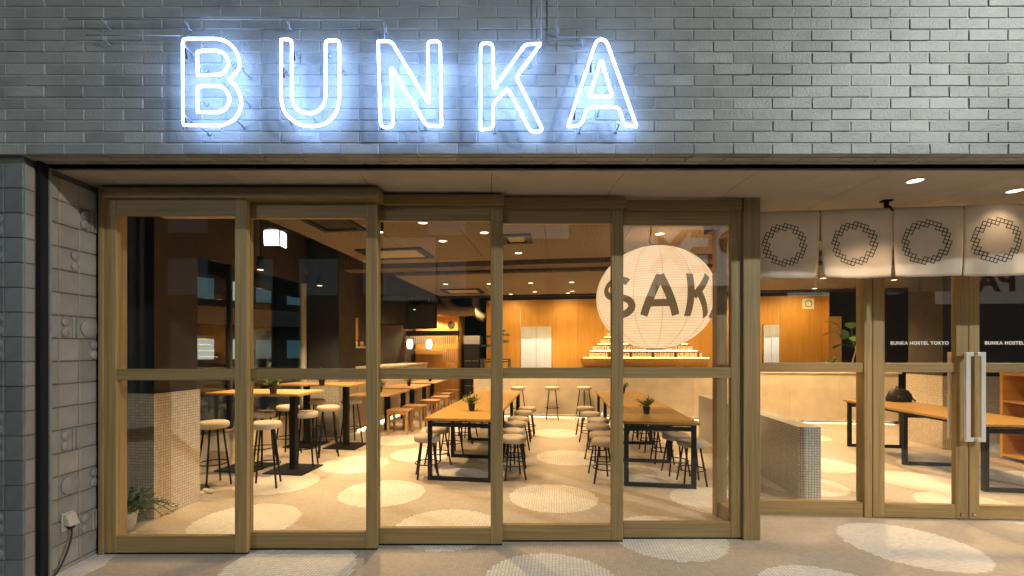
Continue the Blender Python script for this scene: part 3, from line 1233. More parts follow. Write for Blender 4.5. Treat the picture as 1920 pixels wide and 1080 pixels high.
A_ = (320, 40, 4.5)
B_ = (680, 40, 3.5556)
b_out = roundpath([(102, 876), (102, 148)], [6, 40])
b_out = [(110, 876), (104, 850)] + [(103, 500), (102, 190)] + smoothcurve([(103, 180), (112, 156), (140, 147)], 4) + \
    smoothcurve([(370, 147), (440, 158), (510, 200), (560, 270), (582, 350), (570, 405), (530, 455), (490, 492)], 5) + \
    smoothcurve([(500, 505), (550, 550), (585, 620), (594, 690), (575, 770), (525, 835), (440, 876)], 5) + [(250, 877)]
b_in1 = smoothcurve([(224, 300), (228, 262), (262, 248)], 4) + smoothcurve([(390, 248), (440, 265), (476, 310), (486, 355), (470, 405), (430, 442), (370, 452)], 5) + [(228, 454)]
b_in2 = smoothcurve([(224, 595), (230, 558), (262, 546)], 4) + smoothcurve([(400, 546), (450, 565), (488, 620), (496, 665), (480, 715), (440, 752), (390, 768)], 5) + [(228, 768)]
u_p = [(933, 152)] + smoothcurve([(990, 153), (1015, 163), (1022, 190)], 4) + [(1022, 400)] + \
    smoothcurve([(1023, 630), (1040, 700), (1090, 755), (1165, 774), (1240, 755), (1290, 702), (1307, 630)], 5) + [(1307, 400)] + \
    smoothcurve([(1307, 200), (1315, 170), (1340, 160)], 4) + smoothcurve([(1390, 160), (1415, 170), (1424, 195)], 4) + [(1424, 400)] + \
    smoothcurve([(1424, 640), (1405, 745), (1355, 825), (1275, 872), (1180, 884), (1085, 868), (1000, 810), (950, 735), (932, 640)], 6) + [(932, 400)]
n_p = roundpath([(103, 132), (120, 706), (203, 706), (190, 300), (425, 696), (526, 698), (517, 132), (434, 132), (441, 552), (190, 132)],
                [6, 34, 34, 22, 30, 6, 34, 34, 16, 28])
k_p = roundpath([(786, 722), (786, 145), (866, 145), (873, 452), (1085, 152), (1186, 150), (1024, 372), (1206, 735), (1120, 736), (967, 446), (870, 550), (868, 715)],
                [5, 34, 34, 14, 30, 5, 22, 40, 30, 24, 20, 30])
a_p = roundpath([(1368, 700), (1560, 122), (1622, 122), (1826, 700), (1745, 696), (1705, 570), (1500, 570), (1456, 694)],
                [5, 44, 44, 5, 34, 34, 34, 34])
a_in = roundpath([(1512, 500), (1590, 248), (1664, 500)], [14, 40, 14])

neon = [("B", "white neon letter B with two rounded counters, first of the sign", A_, [b_out, b_in1, b_in2], [(110, 200), (110, 790), (470, 300), (600, 400), (600, 640), (250, 890), (550, 830), (400, 470), (430, 780), (225, 340), (225, 630)]),
        ("U", "white neon letter U standing between B and N on the bricks", A_, [u_p], [(935, 360), (1025, 215), (965, 790), (1180, 780), (1300, 210), (1426, 360)]),
        ("N", "white neon letter N with slanting stroke, middle of the sign", B_, [n_p], [(105, 325), (112, 630), (230, 185), (405, 670), (520, 180), (525, 570)]),
        ("K", "white neon letter K with open arms between N and A", B_, [k_p], [(785, 190), (785, 565), (880, 690), (1075, 165), (1120, 240), (1180, 650)]),
        ("A", "white neon letter A with small inner triangle, last of the sign", B_, [a_p, a_in], [(1510, 245), (1400, 560), (1460, 690), (1585, 572), (1710, 690), (1780, 575), (1650, 420)])]
for ch, lb, (ox, oy, sc), paths, sup in neon:
    allp = [q for p in paths for q in npath(p, ox, oy, sc)]
    cx = sum(q.x for q in allp) / len(allp)
    t = thing("neon_letter", lb, "neon letter", (cx, NY, min(q.z for q in allp)), 0, "neon letters of the sign")
    for p in paths:
        part(t, "neon_tube", MB().tube(npath(p, ox, oy, sc), .0078, 10, True), M['neon'], 0, True)
    for (x, y) in sup:
        q = P(ox + x / sc, oy + y / sc, NY)
        mbx = MB().tube([q + Vector((0, .01, 0)), q + Vector((.002, BY - NY, -.004))], .0045, 8)
        mbx.tube([q + Vector((-.012, .004, .003)), q + Vector((.012, .004, .003))], .0032, 6)
        mbx.lathe([(.011, 0), (.011, .006), (.005, .01)], 10, mi=0).v
        n_ = 3 * 10
        for k in range(len(mbx.v) - n_, len(mbx.v)):
            vx = mbx.v[k]
            mbx.v[k] = (q.x + .002 + vx[0], BY - .001 - vx[2], q.z - .004 + vx[1])
        part(t, "tube_support", mbx, M['holder'], 0, True)
    # dark electrode sleeves at the tube ends
    for (x, y) in sup[:2]:
        q = P(ox + (x + 10) / sc, oy + (y + 25) / sc, NY + .02)
        part(t, "electrode_sleeve", MB().tube([q, q + Vector((.002, .012, -.055))], .0055, 8), M['black'], 0, True)


def feed(label, pts, holders):
    w = [P(x, y, 2.68) for x, y in pts]
    t = thing("feed_tube", label, "glass tube", w[0], 0, "glass feed tubes of the neon sign")
    part(t, "tube", MB().tube(w, .0033, 8), M['glasstube'], 0, True)
    for x, y in holders:
        q = P(x, y, 2.68)
        mbx = MB().tube([q + Vector((-.004, -.008, .006)), q + Vector((.012, .02, -.03)), q + Vector((.016, .04, -.03))], .004, 6)
        mbx.tube([q + Vector((.012, 0, 0)), q + Vector((.012, .015, -.03))], .0035, 6)
        part(t, "clip", mbx, M['glasstube'], 0, True)


feed("long level glass feed tube above the neon B and U", [(128, 36), (400, 36.5), (718, 37.5), (721, 42), (721, 76)], [(193, 38), (347, 40), (538, 40), (720, 46)])
feed("short level glass feed tube ending at the neon B", [(160, 65.5), (338, 67)], [(193, 68)])
feed("upright glass feed tube dropping to the neon K", [(1015, -60), (1015, 72)], [(1011, 74)])
feed("bent glass feed tube dropping to the neon A", [(1044, -60), (1044, 66), (1047, 69.5), (1128, 69.5), (1132, 74)], [(1044, 48), (1089, 71)])

# ------------------------------------------------------------------ downlights and lamps
def lamp_spot(name, loc, power, col=(1.0, .65, .31), size=R(118), blend=.7, aim=None, rad=.05):
    d = bpy.data.lights.new(name, 'SPOT')
    d.energy = power
    d.color = col
    d.spot_size = size
    d.spot_blend = blend
    d.shadow_soft_size = rad
    o = bpy.data.objects.new(name, d)
    C.objects.link(o)
    o.location = loc
    if aim is not None:
        o.rotation_euler = (Vector(aim) - Vector(loc)).to_track_quat('-Z', 'Y').to_euler()
    return o


dl_ring = MB().lathe([(.055, .0), (.055, .004), (.044, .004), (.044, .0)], 20, cap=False).mesh("trim_ring", M['white'])
dl_lens = MB().lathe([(.0005, .002), (.044, .002)], 20, cap=False).mesh("lens", M['downlight'])


def downlight(loc, power, label, col=(1.0, .65, .31), size=R(118), aim=None):
    t = thing("downlight", label, "downlight", loc, 0, "recessed ceiling downlights")
    t.location.z -= .005
    link("trim_ring", dl_ring, t)
    link("lens", dl_lens, t)
    if power > 0:
        s = lamp_spot("downlight_lamp", (0, 0, -.02), power, col, size)
        s.parent = t
    return t


dpx = [(908, 435.8), (830, 451.5), (793, 417), (972, 474), (1237, 438), (917, 532), (995, 530.5), (1003, 547), (1072, 529), (1073, 546)]
dlb = ["round downlight over the near end of the middle long table", "round downlight above the box stool side of the middle table", "round downlight close behind the glass of the third panel",
       "round downlight over the aisle between the long tables", "round downlight beside the hanging cord of the paper lantern",
       "small round downlight over the far end of the middle table", "small round downlight over the far aisle", "small round downlight before the veneer wall and white doorway",
       "small round downlight above the far lantern table", "small round downlight before the lit cup shelf"]
dmul = [.25, .8, 1.0, 1.0, 2.4, 1.3, 1.3, 1.5, 1.5, 1.5]
for (x, y), lb, k_ in zip(dpx, dlb, dmul):
    Y = F * 1.3 / (PY - y)
    downlight(Vector((FX(x, Y), Y, 2.75)), DOWN_W * k_, lb)
for (u, v), k_, lb in zip([(-2.3, 5.6), (3.3, 5.2), (4.6, 5.4), (3.6, 7.3), (4.7, 8.9), (3.2, 9.4), (-2.2, 8.6), (6.1, 9.3)], (3.4, 1.7, 2.0, 2.2, 3.0, 2.4, 1.2, 1.6),  # extra downlights with no seen fittings, added to brighten these areas
                      ["added downlight over the high tables edge of the ceiling", "added downlight above the low mosaic wall", "added downlight above the lobby table",
                       "added downlight over the lobby floor behind the low wall", "added downlight before the lobby end of the counter", "added downlight by the counter near the second doorway",
                       "added downlight above the box stools", "added downlight above the fig plant on the counter"]):  # the last is added to brighten the fig plant
    q = UV(u, v)
    zz = 2.75
    downlight(Vector((q.x, q.y, zz)), DOWN_W * k_, lb)
# washers along the veneer wall
for k, u in enumerate((-1.1, .2, 1.5, 2.8, 4.1, 5.3)):
    q = UV(u, 10.35)
    t = downlight(Vector((q.x, q.y, 2.75)), 0, "wall washing downlight %s along the veneer wall" % ["by the bonsai", "by the white doorway", "left free of the shelf", "over the cup shelf", "at the shelf end", "at the far wall end"][k])
    t["label"] = ["wall washing downlight above the bonsai", "wall washing downlight above the white doorway curtain", "wall washing downlight at the first end of the cup shelf",
                  "wall washing downlight above the middle of the cup shelf", "wall washing downlight past the end of the cup shelf", "wall washing downlight by the second doorway"][k]
    a = UV(u, 11.1, 1.35)
    s = lamp_spot("washer_lamp", (q.x, q.y, 2.72), 75, (1.0, .64, .22), R(140), 1.0, (a.x, a.y, a.z))

# soffit lights of the entrance recess
for (x, y), k_, lb in zip([(1716, 338), (1903, 357), (2120, 338)], (62, 7, 60), ["round soffit downlight over the entrance curtain", "second soffit downlight close to the curtain rail", "soffit downlight past the second entrance door"]):
    Y = F * (SZ - EYE) / (PY - y)
    downlight(Vector((FX(x, Y), Y, SZ)), k_, lb, (1.0, .70, .42), R(112))

# hanging cylinder spotlights
cyl = MB().lathe([(.038, 0), (.038, .15)], 16).mesh("housing", M['black'])
cyl_l = MB().lathe([(.0005, -.002), (.033, -.002)], 16, cap=False).mesh("lens", M['downlight'])
for (x, y, z), lb in zip([(-2.72, 5.3, 2.40), (-2.52, 6.6, 2.40), (-1.8, 10.5, 2.40), (-1.07, 4.3, 2.58)],
                         ["black cylinder spotlight hanging over the front high table", "black cylinder spotlight hanging over the second high table", "black cylinder spotlight hanging above the kitchen counter", "black cylinder spotlight under the ceiling board behind the third panel"]):
    t = thing("cylinder_spotlight", lb, "spotlight", (x, y, z), 0, "black cylinder spotlights")
    link("housing", cyl, t)
    link("lens", cyl_l, t)
    part(t, "stem", MB().tube([(0, 0, .15), (0, 0, (3.32 if y > 4.5 else 2.75) - z)], .006, 8), M['black'])
    s = lamp_spot("spotlight_lamp", (0, 0, -.02), DOWN_W * (.2 if y < 4.5 else 1.6), size=R(105))
    s.parent = t

# air conditioning cassettes
def cassette(label, x0, x1, y0, y1, z=2.75, inner=True):
    cx, cy = (x0 + x1) / 2, (y0 + y1) / 2
    t = thing("ceiling_cassette", label, "air conditioner", (cx, cy, z), -AL, "ceiling air conditioners")
    w, h = (x1 - x0) / 2, (y1 - y0) / 2
    mbx = MB()
    for a, b, c, d in ((-w, w, -h, -h + .07), (-w, w, h - .07, h), (-w, -w + .07, -h + .0705, h - .0705), (w - .07, w, -h + .0705, h - .0705)):
        mbx.box(a, b, c, d, -.02, .0)
    part(t, "frame", mbx, M['black'], .003)
    part(t, "grille", MB().box(-w + .1, w - .1, -h + .1, h - .1, -.016, -.004), M['duct'] if inner else M['deck'], .004)


cassette("dark square air conditioner cassette by the ceiling edge near the glass", -1.88, -1.40, 4.05, 4.86, 2.749, False)
cassette("large air conditioner cassette at the back of the first ceiling board", -1.72, -.84, 5.72, 6.35, 2.749)
cassette("small ceiling hatch with pale grille over the middle table", .10, .47, 5.02, 5.44, 2.749)
cassette("air conditioner cassette in the far ceiling board before the kitchen", -1.05, -.2, 9.5, 10.2, 2.749)

# lagged ducts
for k, lb in enumerate(["thick lagged duct bending down above the kitchen", "second lagged duct curling beside the first above the kitchen"]):
    o_ = k * .34
    pts = smoothcurve([(-3.35 + o_, 11.4, 3.25), (-3.3 + o_, 11.4, 2.95), (-3.2 + o_, 11.3, 2.68), (-3.0 + o_, 11.2, 2.5), (-2.75 + o_, 11.2, 2.44), (-2.45 + o_, 11.25, 2.46)], 5)
    solo("duct", MB().tube([UV(*p) for p in pts], .125, 14), M['duct'], lb, "duct", "lagged ventilation ducts")
solo("duct", MB().tube([UV(*p) for p in smoothcurve([(-2.25, 12.2, 3.25), (-2.25, 12.2, 2.7), (-2.2, 12.2, 2.45), (-2.0, 12.2, 2.32)], 5)], .12, 14), M['duct'],
     "upright lagged duct near the exit sign", "duct", "lagged ventilation ducts")

# ------------------------------------------------------------------ paper lantern
LY = 4.75
LC = Vector((FX(1227, LY), LY, EYE + (PY - 558.5) / F * LY))
LR, LH = .597, .540
t = thing("paper_lantern", "huge glowing paper lantern printed SAKE hanging over the long table", "lantern", LC)
prof = []
for i in range(49):
    a = -math.pi / 2 + .14 + (math.pi - .28) * i / 48
    prof.append((LR * math.cos(a), LH * math.sin(a)))
part(t, "paper_shade", MB().lathe(prof, 64, cap=False), M['lantern'])
rib = MB()
for k in range(14):
    a = 2 * math.pi * (k + .02) / 14
    rib.tube([((r + .0015) * math.cos(a), (r + .0015) * math.sin(a), z) for r, z in prof], .0013, 5)
part(t, "ribs", rib, plain("lantern rib", (.45, .30, .14), .8))
part(t, "rim", MB().lathe([(LR * math.cos(-math.pi / 2 + .14) + .004, -LH * .99 - .012), (LR * math.cos(-math.pi / 2 + .14) + .004, -LH * .99 + .008)], 32, cap=False)
     .lathe([(LR * math.cos(-math.pi / 2 + .14) + .004, LH * .99 - .008), (LR * math.cos(-math.pi / 2 + .14) + .004, LH * .99 + .012)], 32, cap=False), M['black'])
part(t, "cord", MB().tube(smoothcurve([(-.04, 0, LH), (-.05, 0, LH + .08), (-.035, 0, LH + .16), (-.04, 0, 2.75 - LC.z)], 4), .007, 8), M['rubber'])


def sake_strokes():
    """letters S A K E as thick strokes in (arc, height) lantern units, height -1..1"""
    L = []
    # S
    cx = -.43
    top = [(cx + .15 * math.cos(R(a)), .098 + .098 * math.sin(R(a))) for a in range(35, 271, 15)]
    bot = [(cx + .16 * math.cos(R(a)), -.098 + .098 * math.sin(R(a))) for a in range(90, -146, -15)]
    L.append(top + bot[1:])
    # A
    ax = -.008
    L += [[(ax - .155, -.215), (ax, .215)], [(ax, .215), (ax + .155, -.215)], [(ax - .10, -.085), (ax + .10, -.085)]]
    # K
    kx = .275
    L += [[(kx, -.225), (kx, .225)], [(kx + .03, -.02), (kx + .24, .225)], [(kx + .08, .04), (kx + .26, -.225)]]
    # E
    ex = .65
    L += [[(ex, -.225), (ex, .225)], [(ex, .195), (ex + .25, .195)], [(ex, 0), (ex + .23, 0)], [(ex, -.195), (ex + .25, -.195)]]
    return L


sk = MB()
c0 = -math.pi / 2 + math.atan2(-LC.x, LC.y) + .0      # arc zero faces the camera side
c0 = math.atan2(-LC.y, -LC.x) + .10
for st in sake_strokes():
    w = .037
    pts = []
    for i in range(len(st) - 1):
        a, b = Vector(st[i]), Vector(st[i + 1])
        n = max(1, int((b - a).length / .02))
        pts += [a + (b - a) * k / n for k in range(n)]
    pts.append(Vector(st[-1]))
    sec = 5
    rows = []
    for i, p in enumerate(pts):
        d = (pts[min(i + 1, len(pts) - 1)] - pts[max(0, i - 1)]).normalized()
        nrm = Vector((-d.y, d.x))
        row = []
        for k in range(sec + 1):
            q = p + nrm * w * (2 * k / sec - 1)
            z = q.y * .87 - .035
            aa = math.asin(max(-1, min(1, z / LH)))
            th = c0 + q.x / LR
            rr = (LR + .004) * math.cos(aa)
            row.append((rr * math.cos(th), rr * math.sin(th), z * (1 + .004 / LH)))
        rows.append(row)
    v = [q for r_ in rows for q in r_]
    f = []
    for i in range(len(rows) - 1):
        for k in range(sec):
            b_ = i * (sec + 1) + k
            f.append((b_, b_ + 1, b_ + sec + 2, b_ + sec + 1))
    sk.add(v, f, 0, True)
part(t, "lettering", sk, emit("lantern ink with painted glow", (1.0, .56, .22), .15, .06))  # light coming through the ink is put in as a weak glow

# ------------------------------------------------------------------ furniture
def stool_thing(label, h, name="stool", rseat=.153, group=None):
    t = thing(name, label, "stool", (0, 0, 0), 0, group)
    th = .075
    prof = [(rseat - .03, h - th), (rseat - .008, h - th + .006), (rseat, h - th + .022), (rseat + .001, h - .025), (rseat - .008, h - .008), (rseat - .03, h - .001), (.0005, h)]
    part(t, "seat", MB().lathe(prof, 28), M['fabric'])
    rt, rb = rseat * .62, rseat * 1.10 if h < .55 else rseat * 1.15
    for k in range(4):
        a = R(45 + 90 * k)
        part(t, "leg", MB().tube([(rt * math.cos(a), rt * math.sin(a), h - th + .002), (rb * math.cos(a), rb * math.sin(a), 0)], .0105, 8), M['black'])
    zr = .16 if h < .55 else .24
    q = rt + (rb - rt) * (1 - zr / (h - th))
    ring = [(q * math.cos(R(a)), q * math.sin(R(a)), zr) for a in range(0, 360, 12)]
    part(t, "foot_ring", MB().tube(ring, .0065, 6, True), M['black'])
    return t


ords = ["first", "second", "third", "fourth", "fifth", "sixth", "seventh"]
low0 = None


def low_stool(x, y, label):
    global low0
    if low0 is None:
        low0 = stool_thing(label, .48, group="low round stools along the long tables")
        low0.location = (x, y, 0)
        low0.rotation_euler[2] = R(12)
        return
    dup(low0, (x, y, 0), random.uniform(0, 1.5), label)


rows = [("box stool side of the middle table", [(-.745, 5.2), (-.66, 5.75), (-.56, 6.35), (-.47, 6.95), (-.38, 7.55)]),
        ("aisle side of the middle table", [(.21, 5.09), (.25, 5.52), (.32, 6.16), (.41, 6.62), (.50, 7.25), (.60, 7.75)]),
        ("aisle side of the lantern table", [(1.25, 4.97), (1.30, 5.36), (1.41, 5.9), (1.50, 6.5), (1.55, 7.15), (1.64, 7.75)]),
        ("low wall side of the lantern table", [(2.17, 4.88), (2.15, 5.28), (2.24, 5.85), (2.30, 6.5), (2.39, 7.1), (2.47, 7.7)])]
for side, pts in rows:
    for i, (x, y) in enumerate(pts):
        x, y = x + random.uniform(-.035, .035), y + random.uniform(-.05, .05)
        low_stool(x, y, "oatmeal stool, %s from the glass on the %s" % (ords[i], side))

bar_pts = [(-3.0, 4.86, "tall round stool between mosaic column and front high table"),
           (-2.42, 4.83, "tall round stool before the pedestal of the front high table"),
           (-2.87, 5.63, "tall round stool behind the front high table by the window"),
           (-2.33, 5.63, "tall round stool behind the front high table at its free end"),
           (-2.84, 6.28, "tall round stool before the second high table by the window"),
           (-2.26, 6.23, "tall round stool before the second high table at its free end"),
           (-2.77, 7.06, "tall round stool behind the second high table against the column"),
           (-2.2, 7.06, "tall round stool behind the second high table beside the counter"),
           (.555, 9.5, "tall round stool at the counter beside the middle table end"),
           (1.277, 9.5, "tall round stool alone before the counter at the aisle end"),
           (1.95, 9.5, "tall round stool at the counter beside the lantern table end"),
           (2.62, 9.4, "tall round stool at the counter under the cup shelf")]
b0 = stool_thing(bar_pts[0][2], .69, "bar_stool", .153, "tall round bar stools")
b0.location = (bar_pts[0][0], bar_pts[0][1], 0)
b0.rotation_euler[2] = R(55)
for x, y, lb in bar_pts[1:]:
    dup(b0, (x, y, 0), random.uniform(0, 1.5), lb)


def long_table(label, u, v0, v1, frames, half=.39, loc=None):
    c = UV(u, (v0 + v1) / 2)
    t = thing("long_table", label, "table", (c.x, c.y, 0), -AL, "long communal tables")
    L = (v1 - v0) / 2
    part(t, "tabletop", MB().box(-half, half, -L, L, .672, .70), M['table'], .003)
    part(t, "apron", MB().box(-half + .03, half - .03, -L + .1, L - .1, .645, .671), M['black'])
    for fr in frames:
        y = -L + fr
        b = .022
        mbx = MB()
        x0 = half - .025
        mbx.box(-x0, -x0 + .045, y - b, y + b, 0, .6715).box(x0 - .045, x0, y - b, y + b, 0, .6715)
        mbx.box(-x0 + .0452, x0 - .0452, y - b, y + b, 0, .04).box(-x0 + .0452, x0 - .0452, y - b, y + b, .60, .6447)
        part(t, "leg_frame", mbx, M['black'], .002)
    return t


long_table("long communal timber table in the middle with a potted plant and black frames", -1.09, 4.84, 8.37, (.06, 1.15, 2.3, 3.45))
long_table("long communal timber table under the big paper lantern", 1.055, 4.93, 8.55, (.06, 1.15, 2.3, 3.5))
long_table("bench-like timber table in the lobby behind the entrance doors", 4.69, 5.28, 7.60, (.06, 1.15, 2.25), .40)


def high_table(label, v0, v1):
    u0, u1 = -4.14, -2.95
    c = UV((u0 + u1) / 2, (v0 + v1) / 2)
    t = thing("high_table", label, "high table", (c.x, c.y, 0), -AL, "high pedestal tables by the side window")
    w, h = (u1 - u0) / 2, (v1 - v0) / 2
    part(t, "tabletop", MB().box(-w, w, -h, h, .922, .95), M['tableh'], .003)
    for x in (-.28, .36):
        part(t, "pedestal", MB().box(x - .038, x + .038, -.038, .038, .016, .921), M['black'], .002)
        part(t, "base_plate", MB().box(x - .25, x + .25, -.24, .24, .001, .015), M['black'], .003)


high_table("high pedestal table nearer the glass with a leafy pot", 4.77, 5.35)
high_table("high pedestal table further in beside the mosaic column", 6.13, 6.70)

t0 = None
for k, (v0, v1, lb) in enumerate([(7.2, 8.33, "low timber table by the counter closest to the glass"), (8.58, 9.75, "low timber table in the middle of the counter row"), (10.1, 11.3, "low timber table at the kitchen end of the counter row")]):
    c = UV(-3.19, (v0 + v1) / 2)
    if t0 is None:
        t0 = thing("low_table", lb, "table", (c.x, c.y, 0), -AL, "low tables along the counter")
        part(t0, "tabletop", MB().box(-.36, .36, -.57, .57, .672, .70), M['tableh'], .003)
        for x, y in ((-.16, .1), (.04, .1)):
            part(t0, "leg", MB().box(x, x + .09, y - .04, y + .04, 0, .671), M['black'], .002)
    else:
        dup(t0, (c.x, c.y, 0), -AL, lb)

bs = None
for k, (u, v) in enumerate([(-2.78, 7.57), (-2.70, 8.14), (-2.69, 9.06), (-2.66, 9.82), (-2.79, 10.57), (-2.80, 11.47)]):
    c = UV(u + .03, v)
    lb = "square wooden box stool, %s from the glass in the counter row" % ords[k]
    if bs is None:
        bs = thing("box_stool", lb, "stool", (c.x, c.y, 0), -AL, "square wooden stools")
        part(bs, "seat", MB().box(-.19, .19, -.17, .17, .40, .425), M['stoolwood'], .003)
        part(bs, "apron", MB().box(-.185, .185, -.165, -.145, .345, .399).box(-.185, .185, .145, .165, .345, .399), M['stoolwood'])
        for x in (-.165, .165):
            for y in (-.145, .145):
                part(bs, "leg", MB().box(x - .019, x + .019, y - .019, y + .019, 0, .399), M['stoolwood'], .002)
    else:
        dup(bs, (c.x, c.y, 0), -AL + random.uniform(-.06, .06), lb)


# potted plants
def leaf_quad(mb, base, d, up, L, w, mi=0):
    d = d.normalized()
    s = d.cross(up)
    if s.length < 1e-4:
        s = Vector((1, 0, 0))
    s.normalize()
    nrm = s.cross(d)
    mid = base + d * L * .5 + nrm * L * .08
    tip = base + d * L - nrm * L * .06
    mb.add([base, mid + s * w, tip, mid - s * w], [(0, 1, 2), (0, 2, 3)], mi, True)


def foliage(n, r, h, L, w, rnd, droop=.3):
    mb = MB()
    for i in range(n):
        a = rnd.uniform(0, 2 * math.pi)
        el = rnd.uniform(.25, 1.35)
        ln = h * rnd.uniform(.5, 1.0)
        d = Vector((math.cos(a) * math.cos(el), math.sin(a) * math.cos(el), math.sin(el)))
        p0 = Vector((rnd.uniform(-.01, .01), rnd.uniform(-.01, .01), 0))
        p1 = p0 + d * ln * .5
        d2 = (d + Vector((0, 0, -droop))).normalized()
        p2 = p1 + d2 * ln * .5
        mb.tube([p0, p1, p2], .0022, 4)
        for k in range(7):
            u = .25 + .75 * k / 6
            q = p0.lerp(p1, u * 2) if u < .5 else p1.lerp(p2, u * 2 - 1)
            dd = (d2 + Vector((rnd.uniform(-1, 1), rnd.uniform(-1, 1), rnd.uniform(-.4, .8))) * .9)
            leaf_quad(mb, q, dd, Vector((0, 0, 1)), L * rnd.uniform(.7, 1.2), w * rnd.uniform(.7, 1.2))
    return mb


rnd = random.Random(3)
pot0 = None
pots = [(-.25, 5.6, .70, "small potted plant on the middle long table"), (1.83, 5.33, .70, "small potted plant on the lantern table end"),
        (2.33, 8.0, .70, "small potted plant at the far end of the lantern table"), (-2.53, 5.22, .95, "small potted plant on the front high table"),
        (-2.47, 6.55, .95, "small potted plant on the second high table"), (*UV(-3.2, 7.75).xy, .70, "small potted plant on the first low counter table"),
        (*UV(-3.15, 9.2).xy, .70, "small potted plant on the second low counter table"), (*UV(-3.1, 10.6).xy, .70, "small potted plant on the third low counter table")]
for k, (x, y, z, lb) in enumerate(pots):
    if pot0 is None:
        pot0 = thing("potted_plant", lb, "plant", (x, y, z), 0, "small potted table plants")
        part(pot0, "pot", MB().lathe([(.032, 0), (.046, .088), (.048, .09), (.041, .09), (.040, .08), (.0005, .078)], 18), M['pot'])
        fo = foliage(20, .08, .15, .038, .012, rnd)
        fo.xf(lambda p: p + Vector((0, 0, .08)))
        part(pot0, "foliage", fo, M['leaf'])
    else:
        p = dup(pot0, (x, y, z), rnd.uniform(0, 6), lb)
        p.scale = [rnd.uniform(.88, 1.1)] * 3

t = thing("potted_fern", "fern in a white pot on the floor beside the mosaic column", "plant", (-2.945, 3.62, 0))
part(t, "pot", MB().lathe([(.062, 0), (.088, .155), (.09, .16), (.08, .16), (.078, .145), (.0005, .14)], 22), M['whitepot'])
fo = foliage(34, .1, .29, .065, .015, rnd, .6)
fo.xf(lambda p: p + Vector((0, 0, .15)))
part(t, "foliage", fo, M['leafdark'])
gr = MB()
for k in range(5):
    a = R(-35 + 22 * k)
    p = [Vector((0, 0, .16)) + Vector((math.cos(a) * .07 * i, math.sin(a) * .05 * i, .052 * i - .011 * i * i)) for i in range(6)]
    gr.tube(p, .003, 5)
    for i in range(1, 6):
        for s_ in (-1, 1):
            leaf_quad(gr, p[i], Vector((math.cos(a + s_ * .9), math.sin(a + s_ * .9), .1)), Vector((0, 0, 1)), .06, .012)
part(t, "fronds", gr, M['leafdark'])

# ------------------------------------------------------------------ bar counter, veneer wall, sake shelf
t = room_root("bar_counter", "long limestone clad bar counter in front of the veneer wall", "counter")
part(t, "body", MB().box(-1.87, 6.59, 9.955, 10.5, .06, .985), M['joint'])
part(t, "counter_top", MB().box(-1.90, 6.62, 9.88, 10.53, .986, 1.02), M['beige'], .004)
part(t, "plinth", MB().box(-1.84, 6.55, 9.96, 10.45, 0, .059), M['deck'])
u = -1.88
ws = [.94, .92, .93, .91, .94, .92, .93, .92, 1.04]
for w_ in ws:
    part(t, "stone_panel", MB().box(u + .0015, u + w_ - .0015, 9.9, 9.924, .065, .984), M['beige'], .001)
    u += w_
part(t, "stone_panel", MB().box(-1.895, -1.872, 9.926, 10.5, .065, .984), M['beige'])
part(t, "led_strip", MB().box(-1.82, 6.5, 9.93, 9.948, .074, .088), M['ledfloor'])

t = room_root("veneer_wall", "warm lit veneer panel wall behind the bar counter", "wall")
edges_u = [-1.75, -1.30, -.94]
for a, b in zip(edges_u[:-1], edges_u[1:]):
    part(t, "wall_panel", MB().box(a + .002, b - .002, 11.1, 11.13, 0, 2.69), M['wallwood'])
for a, b in ((-.94, -.555), (-.555, -.17), (4.6, 4.95)):
    part(t, "wall_panel", MB().box(a + .002, b - .002, 11.1, 11.13, 2.035, 2.69), M['wallwood'])
u = -.17
while u < 5.85:
    b = min(u + .62, 5.85)
    if u < 4.6 < b:
        b = 4.6
    if 4.59 < u < 4.94:
        u = 4.95
        continue
    part(t, "wall_panel", MB().box(u + .002, b - .002, 11.1, 11.13, 0, 2.69), M['wallwood'])
    u = b
part(t, "backing", MB().box(-1.75, -.95, 11.131, 11.25, 0, 2.69).box(-.16, 4.59, 11.131, 11.25, 0, 2.69).box(4.96, 5.85, 11.131, 11.25, 0, 2.69), M['deck'])
part(t, "end_panel", MB().box(5.852, 5.88, 10.9, 11.25, 0, 2.69), M['wallwood'])
part(t, "corner_panel", MB().box(-1.778, -1.752, 11.0, 11.3, 0, 2.69), M['wallwood'])

for lb, a, b in (("white split doorway curtain in the veneer wall", -.93, -.18), ("white doorway curtain at the far end of the veneer wall", 4.61, 4.94)):
    t = thing("doorway_curtain", lb, "curtain", UV((a + b) / 2, 11.09), -AL, "white doorway curtains")
    W2 = (b - a) / 2
    for s_ in (-1, 1):
        mbx = MB()
        v, f = [], []
        nx, nz = 10, 12
        for kz in range(nz + 1):
            for kx in range(nx + 1):
                x = s_ * (.004 + (W2 - .006) * kx / nx)
                v.append((x, -.012 + .008 * math.sin(kx * 1.3 + s_) * kz / nz, 2.03 - 1.7 * kz / nz))
        for kz in range(nz):
            for kx in range(nx):
                q = kz * (nx + 1) + kx
                f.append((q, q + 1, q + nx + 2, q + nx + 1))
        cp = part(t, "cloth_panel", mbx.add(v, f, 0, True), M['whitecloth'])
        v2 = [(s_ * (.004 + (W2 - .006) * kx / nx), -.03 - .004 * math.sin(kx * 1.1), 2.032 - (.30 - .03 * (kx / nx - .5) ** 2 * 4) * kz) for kz in range(2) for kx in range(nx + 1)]
        f2 = [(kx, kx + 1, nx + 2 + kx, nx + 1 + kx) for kx in range(nx)]
        part(t, "valance", MB().add(v2, f2, 0, True), M['whitecloth'])

for u in (-.55, 4.78):
    q = UV(u, 12.1, 2.3)
    lamp_spot("curtain_fill_lamp", q, 130, (1.0, .93, .82), R(120), .6, UV(u, 11.1, 1.5))  # unseen lamps added behind the doorway curtains to make them whiter

